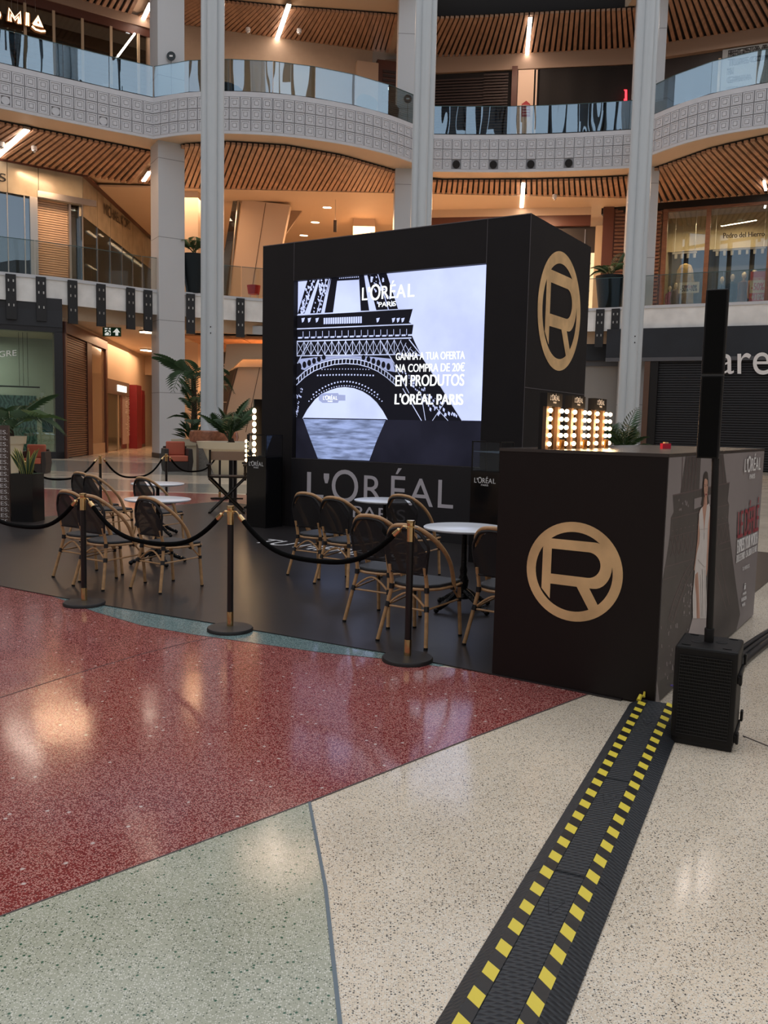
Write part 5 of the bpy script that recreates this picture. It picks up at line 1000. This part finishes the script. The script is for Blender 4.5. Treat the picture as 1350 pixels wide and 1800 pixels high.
#---PART5---
# ================================================================== COLUMN LOUDSPEAKER
spk = mat('speaker_black', (.010, .009, .009), .5, bump=.25, bscale=250, spec=.25); grl = mat('grille_black', (.004, .004, .004), .7, spec=.1)
A = fl(1177, 1305); B = fl(1287, 1325); PSp = Pl(A[:2], B[:2]); sw = PSp.L; sd = .335
ht = (aty(1298.5, 1147, B[1]+.0)[2]+aty(1185, 1135, A[1])[2])/2
sub = root('subwoofer', PSp.pt(sw/2, 0, -sd/2), 'black subwoofer box on the floor carrying the speaker pole', 'speaker')
MB().pbox(PSp, 0, sw, .03, ht, -sd, 0).build('cabinet', spk, sub, bevel=.012)
MB().pbox(PSp, .006, sw-.006, .004, .032, -sd+.01, -.01).build('base', blk, sub)
MB().pbox(PSp, .028, sw-.028, .06, ht-.045, 0, .004).build('grille_backing', grl, sub)
mb = MB(); n = 24
for k in range(n+1): z = .062+(ht-.11)*k/n; mb.pbox(PSp, .028, sw-.028, z, z+.0022, .004, .008)
for k in range(35): u = .03+(sw-.06)*k/34; mb.pbox(PSp, u-.0008, u+.0008, .062, ht-.047, .003, .0065)
tag(mb.build('grille_mesh', mat('grille_wire', (.035, .034, .034), .4), sub), kind='stuff')
PSd = Pl(PSp.pt(sw, 0)[:2], yaw=math.atan2(PSp.r[1], PSp.r[0])+PI/2)
MB().pbox(PSd, .02, sd-.02, ht-.17, ht-.13, 0, .012).build('side_rail', spk, sub, bevel=.004); MB().pbox(PSd, .02, sd-.02, .05, .09, 0, .010).build('side_rail', spk, sub, bevel=.004)
for u, z in ((.05, ht-.15), (sd-.03, ht-.10), (.05, .07), (sd-.04, .12)): MB().pbox(PSd, u-.02, u+.02, z-.03, z+.03, .008, .022).build('rubber_bumper', blk, sub, bevel=.005)
for u, v in ((sw*.30, -.14), (sw*.68, -.19)): c = PSp.pt(u, ht, v); MB().lathe([(.030, .0008), (.030, .0014)], c, 20).build('handle_recess', void, sub)
for u, v in ((.05, -.04), (sw-.06, -.05), (.06, -sd+.04), (sw-.05, -sd+.04)): MB().tube([PSp.pt(u-.022, ht+.001, v), PSp.pt(u, ht+.002, v+.006), PSp.pt(u+.022, ht+.001, v)], .0022, 5).build('foot_mark', grl, sub)
pc = fl(1246, 1128, ht); pole = root('speaker_pole', pc, 'black pole standing in the subwoofer top', 'pole'); MB().lathe([(.024, -.0), (.026, .07), (.024, .075)], pc, 20).build('socket_collar', blk, pole, smooth=True)
ztop = aty(1255, 806, pc[1])[2]; MB().tube([pc+np.array([0, 0, .06]), pc+np.array([-.024, 0, ztop-ht])], .0185, 18).build('tube', blk, pole, smooth=True)
z2 = aty(1248, 659, pc[1])[2]; z3 = aty(1256, 508, pc[1])[2]; w = .098; dp = .11
PCc = Pl((pc[0]-.022-PSp.r[0]*.098, pc[1]-PSp.r[1]*.098), yaw=math.atan2(PSp.r[1], PSp.r[0])+.06)
colm = root('line_array_speaker', (pc[0], pc[1], ztop), 'slim black column loudspeaker in two stacked modules on the pole', 'speaker')
for a, b in ((ztop, z2-.003), (z2+.003, z3)):
    s_ = MB().pbox(PCc, 0, w+.012, a, b, -dp+.02, .03).build('module', spk, colm, bevel=.006); MB().pbox(PCc, .010, w+.002, a+.008, b-.008, .03, .034).build('grille', grl, s_)
MB().pbox(PCc, .0, w+.012, z2-.004, z2+.004, -dp+.02, .028).build('joint', mat('joint_mid', (.05, .05, .05), .4), colm)
# ================================================================== CABLE PROTECTOR RAMP
a0_ = fl(1107, 1238)[:2]; a1_ = fl(767, 1800)[:2]; t = (a1_-a0_)/np.linalg.norm(a1_-a0_); nn_ = np.array([-t[1], t[0]]); 
if nn_[0] < 0: nn_ = -nn_
RW = .325; rub = mat('rubber_black', (.028, .031, .036), .42, bump=.25, bscale=30)
# raised tread bumps
n_ = rub.node_tree.nodes; l_ = rub.node_tree.links; b_ = n_['Principled BSDF']; tcn = n_.new('ShaderNodeNewGeometry'); mp = n_.new('ShaderNodeMapping'); mp.inputs['Rotation'].default_value = (0, 0, .8); mp.inputs['Scale'].default_value = (26, 60, 1)
v_ = n_.new('ShaderNodeTexVoronoi'); v_.feature = 'F1'; v_.inputs['Scale'].default_value = 1; v_.inputs['Randomness'].default_value = .15; q_ = n_.new('ShaderNodeBump'); q_.inputs['Strength'].default_value = 1.0; q_.inputs['Distance'].default_value = .007; q_.invert = True
l_.new(tcn.outputs['Position'], mp.inputs['Vector']); l_.new(mp.outputs['Vector'], v_.inputs['Vector']); l_.new(v_.outputs['Distance'], q_.inputs['Height']); l_.new(q_.outputs['Normal'], b_.inputs['Normal'])
ramp = root('cable_ramp', (a0_[0], a0_[1], 0), 'black rubber cable ramp crossing the pale floor', 'cable ramp')
prof = [(0, .002), (0, .006), (.052, .040), (.060, .044), (.105, .044), (.105, .041), (.215, .041), (.215, .044), (.262, .044), (.270, .040), (RW, .006), (RW, .002)]
def rp_(s, w, z): p = a0_+t*s+nn_*w; return (p[0], p[1], z)
ms = [0.0, .95, 1.92, 2.89, 3.86, 4.8]; s_seam = float((fl(930, 1538)[:2]-a0_)@t)
ms = [0, s_seam-.94, s_seam, s_seam+.94, s_seam+1.88, s_seam+2.8]
for i in range(len(ms)-1):
    if ms[i+1] <= ms[i]: continue
    mb = MB(); n = len(prof); vs = [rp_(s, w, z) for s in (ms[i]+.002, ms[i+1]-.002) for w, z in prof]
    mb.add(vs, [tuple(range(n)), tuple(range(2*n-1, n-1, -1))]+[(k, (k+1) % n, n+(k+1) % n, n+k) for k in range(n)]); mb.build('ramp_module', rub, ramp)
    hexf = MB(); hexf.hexa([rp_(ms[i]+.006, .108, .040), rp_(ms[i+1]-.006, .108, .040), rp_(ms[i+1]-.006, .212, .040), rp_(ms[i]+.006, .212, .040)], [rp_(ms[i]+.006, .108, .0435), rp_(ms[i+1]-.006, .108, .0435), rp_(ms[i+1]-.006, .212, .0435), rp_(ms[i]+.006, .212, .0435)]); hexf.build('channel_lid', rub, ramp)
    m = (ms[i]+ms[i+1])/2; mk = MB(); 
    for a, b, c, d in ((-.08, .13, -.08, .19), (-.08, .13, .03, .16), (-.08, .19, .03, .16)): mk.tube([rp_(m-.2+a, b, .0438), rp_(m-.2+c, d, .0438)], .0014, 4)
    mk.build('moulded_mark', rub, ramp)
yel = mat('tape_yellow', (.88, .70, .07), .45, bump=.2, bscale=12); tbk = mat('tape_black', (.012, .012, .013), .4, bump=.3, bscale=12)
for side, (wa, wb, lab) in enumerate(((.058, .104, 'left strip of yellow and black hazard tape on the cable ramp'), (.216, .264, 'right strip of yellow and black hazard tape on the cable ramp'))):
    tp = root('hazard_tape', rp_(0, wa, .045), lab, 'tape'); smax = 4.2
    MB().hexa([rp_(.02, wa, .0442), rp_(smax, wa, .0442), rp_(smax, wb, .0442), rp_(.02, wb, .0442)], [rp_(.02, wa, .0446), rp_(smax, wa, .0446), rp_(smax, wb, .0446), rp_(.02, wb, .0446)]).build('black_band', tbk, tp)
    pitch = .128; sl = .022 if side == 0 else .030; s = .065 if side == 0 else .02
    if side == 0:
        for (x, y) in (): pass
    while s < smax-.1:
        MB().hexa([rp_(s-sl, wa, .0446), rp_(s+.060-sl, wa, .0446), rp_(s+.060+sl*.3, wb, .0446), rp_(s+sl*.3, wb, .0446)], [rp_(s-sl, wa, .0452), rp_(s+.060-sl, wa, .0452), rp_(s+.060+sl*.3, wb, .0452), rp_(s+sl*.3, wb, .0452)]).build('yellow_stripe', yel, tp); s += pitch
tw = MB(); c = rp_(.0, .07, .05); tw.tube([(c[0]-.03, c[1]-.03, .045), (c[0]-.01, c[1], .065), (c[0]+.015, c[1]+.015, .055), (c[0]+.02, c[1]+.02, .085)], [.014, .012, .010, .006], 6); tw.build('crumpled_end', yel, bpy.data.objects['hazard_tape'], smooth=True)
pur = mat('cable_purple', (.08, .05, .35), .4); pa = fl(1152, 1237); o = MB().tube(smooth([pa+np.array([0, 0, .02]), fl(1160, 1226)+np.array([0, 0, .04]), fl(1172, 1220)+np.array([.02, .02, .05]), fl(1185, 1224)+np.array([.05, .1, .03])], 5), .005, 8).build('purple_cable', pur); tag(o, 'thin purple cable between the cable ramp end and the subwoofer', 'cable')
for k, (dx, l) in enumerate(((0, 'outer black cable lying along the counter foot on the right'), (.05, 'middle black cable lying along the counter foot on the right'), (.10, 'inner black cable lying along the counter foot on the right'))):
    pts = [K(.20+dx*.6, .7+.2*k, .02), K(.16+dx, 1.5, .02), K(.22+dx, 2.3, .025), K(.30+dx*1.4, 3.0, .03), K(.35+dx*2, 3.8, .03), K(.6+dx*2, 4.6, .03)]
    o = MB().tube(smooth(pts, 6), .022 if k < 2 else .03, 10).build('black_cable', mat('cable_black', (.012, .013, .015), .35), smooth=True); tag(o, l, 'cable', 'black cables at the counter foot')
o = MB(); o.ball(tuple(K(.55, 4.9, .12)), .30, 12, (1, 1, .45)); o = o.build('black_cloth_bundle', mat('bundle_black', (.012, .013, .015), .5, bump=1, bscale=8), smooth=True); tag(o, 'dark heap of bundled cable and cloth behind the counter at the right edge', 'bundle')
PK = Pl(K(.30, 4.6)[:2], yaw=-.5806); ro = root('display_pedestal', PK.pt(.2, 0), 'black plinth with glass case partly visible right behind the counter', 'pedestal')
MB().pbox(PK, -.1, .5, 0, .62, -.4, 0).build('plinth', gloss, ro); MB().pbox(PK, -.1, .5, .70, 1.08, -.4, -.38).build('case_back', mat('case_grey', (.35, .33, .31), .4), ro)
for u in (-.1, .486): MB().pbox(PK, u, u+.014, .62, 1.12, -.014, 0).build('case_post', steel, ro)
MB().pbox(PK, -.1, .5, 1.106, 1.12, -.4, 0).build('case_top', steel, ro)
# ================================================================== PLANTS
leafg = mat('palm_leaf', (.035, .075, .028), .5, var=.35, vscale=3); leafl = mat('palm_leaf_light', (.09, .15, .05), .5, var=.3, vscale=3); trunkm = mat('trunk_fibre', (.045, .03, .018), .9, bump=.8, bscale=30); potm = mat('pot_cream', (.62, .54, .40), .35); potd = mat('pot_dark', (.012, .018, .022), .45, spec=.2)
def frond_mesh(L, droop, nl=12, w=.16, mt=leafg, ll=.34):
    mb = MB(); pts = []
    for i in range(13): t = i/12; pts.append((L*t*(1-.25*droop*t), 0, L*(.55*t-droop*t*t)))
    mb.tube(pts, [.014*(1-.7*i/12)*L for i in range(13)], 5)
    for i in range(nl):
        t = .22+.78*i/(nl-1); k = t*12; j = min(11, int(k)); p = np.array(pts[j])+(np.array(pts[j+1])-np.array(pts[j]))*(k-j); tan = np.array(pts[j+1])-np.array(pts[j]); tan /= np.linalg.norm(tan)
        for s in (-1, 1):
            l = L*ll*math.sin(PI*min(1, .18+t*.75)); d = tan*.62+np.array([0, s*.85, .10]); d /= np.linalg.norm(d); e = p+d*l+np.array([0, 0, -l*.30]); m_ = p+d*l*.55+np.array([0, 0, l*.02]); wd = np.cross(d, [0, 0, 1]); wd = wd/np.linalg.norm(wd)*L*.0042
            mb.add([p-wd*.4, p+wd*.4, m_+wd, e, m_-wd], [(0, 1, 2, 3, 4)])
    return mb.mesh('frond', mt)
FR = [frond_mesh(1, .35), frond_mesh(1, .62), frond_mesh(1, .95), frond_mesh(1, .55, 11, mt=leafl)]
def palm(base, z0, name, label, L, n, stem=0., pot=None, pm=potm, ring=None, seed=1, up=.2, group=None):
    random.seed(seed); ro = root(name, base, label, 'plant', group); b = np.array(base, float)
    if pot:
        r0, r1, hp = pot; MB().lathe([(r0, .0), (r1*.93, hp*.80), (r1*1.08, hp*.80), (r1*1.14, hp), (r1*1.02, hp), (r1*.98, hp-.05)] if pm is potm else [(r0, 0), (r1, hp), (r1*.94, hp), (r1*.92, hp-.04)], b, 28).build('pot', pm, ro, smooth=True)
        MB().lathe([(r1*.93, hp-.06), (r1*.93, hp-.05)], b, 20).build('soil', mat('soil', (.03, .02, .012), .95), ro)
    if stem: MB().tube([b+np.array([0, 0, z0]), b+np.array([.03, .02, z0+stem*.5]), b+np.array([0, 0, z0+stem])], [.13, .10, .09], 10).build('trunk', trunkm, ro, smooth=True)
    for i in range(n):
        a = 2*PI*i/n*2.39996*n/(2*PI)+random.uniform(-.2, .2); s = L*random.uniform(.75, 1.1); k = random.choice((0, 1, 1, 2, 3)) if up < .5 else random.choice((0, 0, 1, 3))
        o = inst('frond', FR[k], ro, (random.uniform(-.04, .04), random.uniform(-.04, .04), z0+stem+random.uniform(-.12, .05)), a, (s, s, s)); o.rotation_euler = (0, -random.uniform(up*.6, up*1.4), a)
    return ro
c = aty(340, 783, 31.2); c[2] = 0
r_ = palm(c, .95, 'potted_palm', 'tall multi-tier palm in a cream pot behind the left tube column', 1.9, 10, 2.25, (.48, .70, 1.0), seed=4, up=.25)
random.seed(6)
for i in range(16): a = i*2.4; o = inst('frond', FR[i % 3], r_, (.05, 0, 1.2+.09*i), a, (1.15,)*3); o.rotation_euler = (0, -random.uniform(.3, 1.0), a)
bl = MB()
for i in range(60):
    a = random.uniform(0, 2*PI); l = random.uniform(.35, .75); e = random.uniform(.3, 1.1); p = c+np.array([.25*math.cos(a), .25*math.sin(a), 1.02+random.uniform(0, .3)]); d = np.array([math.cos(a)*math.cos(e), math.sin(a)*math.cos(e), math.sin(e)]); s_ = np.cross(d, [0, 0, 1]); s_ = s_/np.linalg.norm(s_)*.085
    m_ = p+d*l*.55; bl.add([p, m_+s_, p+d*l-np.array([0, 0, .12]), m_-s_], [(0, 1, 2, 3)])
tag(bl.build('broad_leaves', mat('broad_leaf', (.035, .07, .03), .35, var=.3), r_), kind='stuff')
c = aty(405, 828, 26.8); c[2] = 0; palm(c, .98, 'potted_palm', 'bushy palm in a wide cream pot in front of the left tube column', 1.45, 15, .15, (.50, .92, 1.05), seed=8, up=.75)
c = aty(18, 840, 25.0); c[2] = 0; palm(c, 1.0, 'potted_palm', 'palm with long fronds in a cream pot at the left edge beside the armchair', 2.0, 11, .35, (.26, .42, 1.12), seed=11, up=.35)
c = aty(1096, 830, 26.0); c[2] = 0; palm(c, .75, 'potted_palm', 'bushy palm seen above the counter in front of the right tube column', 1.45, 15, .15, (.4, .6, .8), seed=15, up=.8)
c = aty(341, 512, 38.9); c[2] = 7.36; palm(c, 1.6, 'potted_palm', 'palm in a tall dark pot on the first floor beside the square column', 1.2, 12, .2, (.33, .60, 1.7), potd, seed=19, up=.5)
c = aty(1071, 540, 41.6); c[2] = 7.36; palm(c, 1.55, 'potted_palm', 'palm in a tall dark pot on the first floor beside the right tube column', 1.3, 12, .2, (.5, .72, 1.65), potd, seed=23, up=.45)
c = aty(8, 800, 31); 
# snake plant in black planter
Pp = Pl(fl(20, 918)[:2], yaw=-.12); ro = root('snake_plant', Pp.pt(.18, 0, -.18), 'variegated snake plant in a tall gloss black planter at left', 'plant'); MB().pbox(Pp, 0, .365, 0, .775, -.36, 0).build('planter', gloss, ro)
random.seed(2); gr = mat('snake_leaf', (.05, .10, .05), .35, var=.4, vscale=14); ye = mat('snake_edge', (.50, .46, .12), .4); cc = Pp.pt(.18, .76, -.18)
for i in range(15):
    a = random.uniform(0, 2*PI); r = random.uniform(0, .08); h = random.uniform(.30, .50); tl = random.uniform(.05, .5); b = cc+np.array([r*math.cos(a), r*math.sin(a), 0]); d = np.array([math.cos(a)*math.sin(tl), math.sin(a)*math.sin(tl), math.cos(tl)]); s_ = np.cross(d, [.2, 1, 0]); s_ /= np.linalg.norm(s_)
    L0, L1 = [], []
    for k in range(6): q = k/5; wd = .030*(math.sin(PI*(.18+.82*q)) if k < 5 else 0.02); p = b+d*h*q+np.array([math.cos(a), math.sin(a), 0])*.05*q*q; L0.append(p-s_*wd); L1.append(p+s_*wd)
    mb = MB(); mb.add(L0+L1, [(k, k+1, 6+k+1, 6+k) for k in range(5)]); lf = mb.build('leaf', gr, ro); me = MB(); me.tube(L0+L1[::-1][1:], .0045, 4); me.build('leaf_edge', ye, lf)
# printed totem at the left edge
Pt = Pl(fl(18.5, 917)[:2]-np.array([.9, 0]), yaw=.0); ro = root('printed_totem', Pt.pt(.7, 0), 'brown printed panel with a repeated white word, cut by the left edge', 'sign')
MB().pbox(Pt, 0, .9, 0, 1.53, -.05, 0).build('panel', mat('totem_brown', (.10, .065, .05), .5), ro)
z = 1.53-.075
for k in range(16): text('repeated_word', 'CES.', Pt, rect(.66, z-.062, .882, z), .003, white, ro, 0); z -= .0945
# ================================================================== LOUNGE FURNITURE
orange = mat('orange_cushion', (.52, .13, .075), .6, bump=.1, bscale=80); wick = mat('dark_wicker', (.035, .026, .024), .6, bump=.6, bscale=90)
def armchair(px0, px1, py, yaw, label):
    a, b = fl(px0, py), fl(px1, py); w = np.linalg.norm(b-a); P = Pl(a[:2], yaw=math.atan2(b[1]-a[1], b[0]-a[0])+yaw); ro = root('armchair', P.pt(w/2, 0, -w*.4), label, 'armchair', 'dark wicker armchairs with orange cushions')
    s = w; MB().pbox(P, .16*s, .84*s, 0, .34*s, -.80*s, 0).build('base', wick, ro)
    for u0, u1, f in ((0, .17, -1), (.83, 1.0, 1)):
        x = lambda v: v*s
        prof = [(x(.03), x(.0)), (x(.17 if f < 0 else .0)+0, 0)]
        q = [(x(u0+(.05 if f < 0 else 0)), 0), (x(u1-(.05 if f > 0 else 0)), 0), (x(u1+(0 if f > 0 else 0)), x(.35)), (x(u1-(.03 if f > 0 else 0)), x(.78)), (x(u0+(.03 if f < 0 else 0)), x(.78)), (x(u0), x(.35))]
        MB().prism(P, q, -.82*s, .02*s).build('arm', wick, ro, bevel=.02*s)
    MB().pbox(P, .1*s, .9*s, .1*s, .85*s, -.95*s, -.78*s).build('back', wick, ro, bevel=.03*s)
    MB().pbox(P, .18*s, .82*s, .345*s, .54*s, -.70*s, .02*s).build('seat_cushion', orange, ro, bevel=.03*s)
    MB().pbox(P, .18*s, .82*s, .54*s, 1.02*s, -.80*s, -.62*s).build('back_cushion', orange, ro, bevel=.04*s); return ro
armchair(288, 340, 829, .0, 'dark armchair with orange cushions right of the square column'); armchair(30, 83, 832, -.25, 'dark armchair with orange cushions at left beside the cream pot')
gran = mat('grey_granite', (.22, .20, .18), .35, var=.5, vscale=60); rgr = mat('red_granite', (.33, .13, .075), .2, var=.3, vscale=8)
c = aty(376, 825, 28.9); ro = root('granite_bench', (c[0], c[1], 0), 'rounded red granite bench on a grey granite base around the left tube column', 'bench')
MB().lathe([(.60, 0), (.60, .92), (.68, .95)], (c[0], c[1], 0), 8).build('base', gran, ro); MB().lathe([(.72, .95), (.80, 1.0), (.83, 1.15), (.80, 1.34), (.74, 1.37), (.4, 1.37)], (c[0], c[1], 0), 28).build('seat_ring', rgr, ro, smooth=True)
for k, (dx, l) in enumerate(((.9, 'thin metal chair behind the cream pot, left of the folding chair'), (1.7, 'second thin metal chair behind the cream pot'))):
    b = np.array([c[0]+dx, c[1]+3, 0]); ro = root('metal_chair', b, l, 'chair', 'metal chairs behind the cream pot')
    for sx in (-.25, .25):
        MB().tube([b+np.array([sx, -.2, 0]), b+np.array([sx, -.2, .6])], .02, 6).build('leg', blk, ro); MB().tube([b+np.array([sx, .25, 0]), b+np.array([sx, .3, 1.25])], .02, 6).build('leg', blk, ro)
    MB().box(b+np.array([0, 0, .6]), (.27, .25, .02)).build('seat', blk, ro); mb = MB()
    for i in range(6): x = -.22+i*.088; mb.tube([b+np.array([x, .28, .7]), b+np.array([x, .3, 1.25])], .012, 5)
    mb.tube([b+np.array([-.25, .3, 1.25]), b+np.array([.25, .3, 1.25])], .02, 6); mb.build('back', blk, ro)
# high table and folding chairs left of the cube
hb = fl(405, 884); hz_ = aty(405, 795, hb[1])[2]; P = Pl(hb[:2]-np.array([.14, 0]), yaw=-.02); ro = root('high_table', P.pt(.3, 0), 'black high table between the folding chairs and the left plinth', 'table')
MB().pbox(P, 0, 1.25, hz_-.12, hz_, -.5, 0).build('tabletop', mat('table_black', (.02, .016, .015), .35), ro); 
for u, d in ((.10, -.03), (1.1, -.03), (.10, -.42), (1.1, -.42)): MB().pbox(P, u, u+.08, 0, hz_-.12, d-.08, d).build('leg', blk, ro)
def director(x, y, s, label, yaw=0.):
    ro = root('director_chair', (0, 0, 0), label, 'chair', 'black folding director chairs'); fw = .30*s; zz = lambda v: v*s
    for sy in (-.2, .2):
        for a, b in (((-fw, 0), (fw, .60)), ((fw, 0), (-fw, .60))): MB().tube([(a[0], sy*s, zz(a[1])), (b[0], sy*s, zz(b[1]))], .020*s, 6).build('leg', blk, ro, local=True)
    MB().box((0, 0, zz(.62)), (fw*1.05, .22*s, .014*s)).build('seat', blk, ro, local=True)
    for sx in (-1, 1):
        MB().box((sx*fw, 0, zz(.82)), (.035*s, .26*s, .014*s)).build('arm_rest', blk, ro, local=True); MB().box((sx*fw, .20*s, zz(.80)), (.018*s, .018*s, .26*s)).build('back_post', blk, ro, local=True); MB().box((sx*fw, -.18*s, zz(.72)), (.016*s, .016*s, .11*s)).build('arm_post', blk, ro, local=True)
        MB().box((sx*fw*.95, 0, zz(.02)), (.02*s, .24*s, .016*s)).build('runner', blk, ro, local=True)
    MB().box((0, -.2*s, zz(.26)), (fw*.9, .012*s, .012*s)).build('foot_rest', blk, ro, local=True)
    MB().box((0, .22*s, zz(.96)), (fw, .008*s, .075*s)).build('back_sling', mat('sling_grey', (.24, .18, .15), .7), ro, local=True); ro.location = (x, y, 0); ro.rotation_euler.z = yaw; return ro
d0 = fl(388, 902); director(d0[0]+.10, d0[1]+.1, 1.08, 'black folding high chair left of the high table leg', .15); d0 = fl(432, 898); director(d0[0]+.25, d0[1]+.6, 1.08, 'black folding high chair right of the high table leg, partly hidden', -.1)
# tall bulb mirror at the left of the cube
P = Pl(aty(447, 800, 14.6)[:2], yaw=.35); zA = aty(447, 712, 14.6)[2]; ro = root('tall_bulb_mirror', P.pt(.2, 0), 'tall black panel edged with glowing bulbs at the cube left side', 'mirror'); MB().pbox(P, 0, .45, 0, zA+.10, -.10, 0).build('panel', blk, ro)
zb = zA-.10
for k in range(9): q = P.pt(-.01, zb, .03); MB().ball(tuple(q), .034, 10, (1, 1, 1.3)).build('bulb', bulbm, ro, smooth=True); zb -= .112
for k in range(5): q = P.pt(-.14, zA-.62-k*.08, .03); MB().ball(tuple(q), .03, 8).build('bulb', bulbm, ro, smooth=True)
# upper-floor lounge chairs behind the glass
tub = mat('tub_grey', (.20, .20, .19), .6); tubd = mat('tub_dark', (.03, .03, .03), .5)
for k, (x, y, Y, l) in enumerate(((178, 150, 38.6, 'grey tub chair behind the upper left glass'), (216, 154, 39.8, 'second grey tub chair behind the upper left glass'), (305, 158, 39.3, 'pale chair behind the upper glass beside the square column'), (408, 152, 38.8, 'dark tub chair behind the upper curved glass near the tube column'), (645, 178, 40.0, 'grey tub chair behind the upper curved glass near the middle column'), (683, 192, 41.0, 'darker tub chair behind the upper curved glass near the middle column'),
                       (722, 205, 42.6, 'tub chair behind the upper glass at the middle tube column'), (1152, 195, 39.5, 'tub chair behind the upper glass right of the right tube column'), (1225, 180, 38.5, 'pale tub chair behind the upper right glass'))):
    b = aty(x, y, Y); b[2] = 15.12; ro = root('tub_chair', b, l, 'chair', 'lounge chairs behind the upper glass'); m_ = tub if k not in (3, 5) else tubd
    mb = MB(); vs = []
    for i in range(13): a = PI*.85*(-1+2*i/12)/1+PI/2+k*.7; hh = 1.25-.35*abs(-1+2*i/12); vs += [b+np.array([.42*math.cos(a), .42*math.sin(a), .55]), b+np.array([.50*math.cos(a), .50*math.sin(a), hh])]
    mb.add(vs, [(2*i, 2*i+2, 2*i+3, 2*i+1) for i in range(12)]); mb.build('shell', m_, ro, smooth=True); MB().lathe([(.40, .52), (.42, .60), (.36, .66)], b, 16).build('seat', m_, ro, smooth=True)
    for sx, sy in ((-1, -1), (1, -1), (1, 1), (-1, 1)): MB().tube([b+np.array([sx*.2, sy*.2, .52]), b+np.array([sx*.34, sy*.34, 0])], .02, 6).build('leg', blk, ro)
for k, (x, y, Y, l) in enumerate(((301, 99, 37.9, 'round dark marker sign on a thin stem at the upper left column'), (717, 174, 40.6, 'round dark marker on a stem at the upper middle column'), (1146, 143, 39.4, 'round dark marker on a stem at the upper right column'))):
    p = aty(x, y, Y); ro = root('round_marker', p, l, 'sign'); P = Pl((p[0]-.2, p[1]), (p[0]+.2, p[1])); MB().prism(P, [(.2+.19*math.cos(t), p[2]+.19*math.sin(t)) for t in np.linspace(0, 2*PI, 17)[:-1]], 0, .03).build('disc', mat('marker_dark', (.02, .03, .035), .4), ro); MB().pbox(P, .13, .27, p[2]-.03, p[2]+.04, .03, .035).build('mark', white, ro); MB().tube([p-np.array([0, 0, .19]), np.array([p[0], p[1], 15.08])], .012, 5).build('stem', blk, ro)
p = aty(446, 524, 41.0); ro = root('red_tub_chair', (p[0], p[1], 7.36), 'small red chair behind the first-floor glass left of the cube', 'chair'); MB().lathe([(.26, .35), (.33, .75), (.30, .76), (.24, .42)], (p[0], p[1], 7.36), 16).build('shell', mat('chair_red', (.5, .02, .015), .5), ro, smooth=True)
for sx, sy in ((-1, -1), (1, -1), (1, 1), (-1, 1)): MB().tube([(p[0]+sx*.18, p[1]+sy*.18, 7.72), (p[0]+sx*.22, p[1]+sy*.22, 7.33)], .015, 5).build('leg', steel, ro)
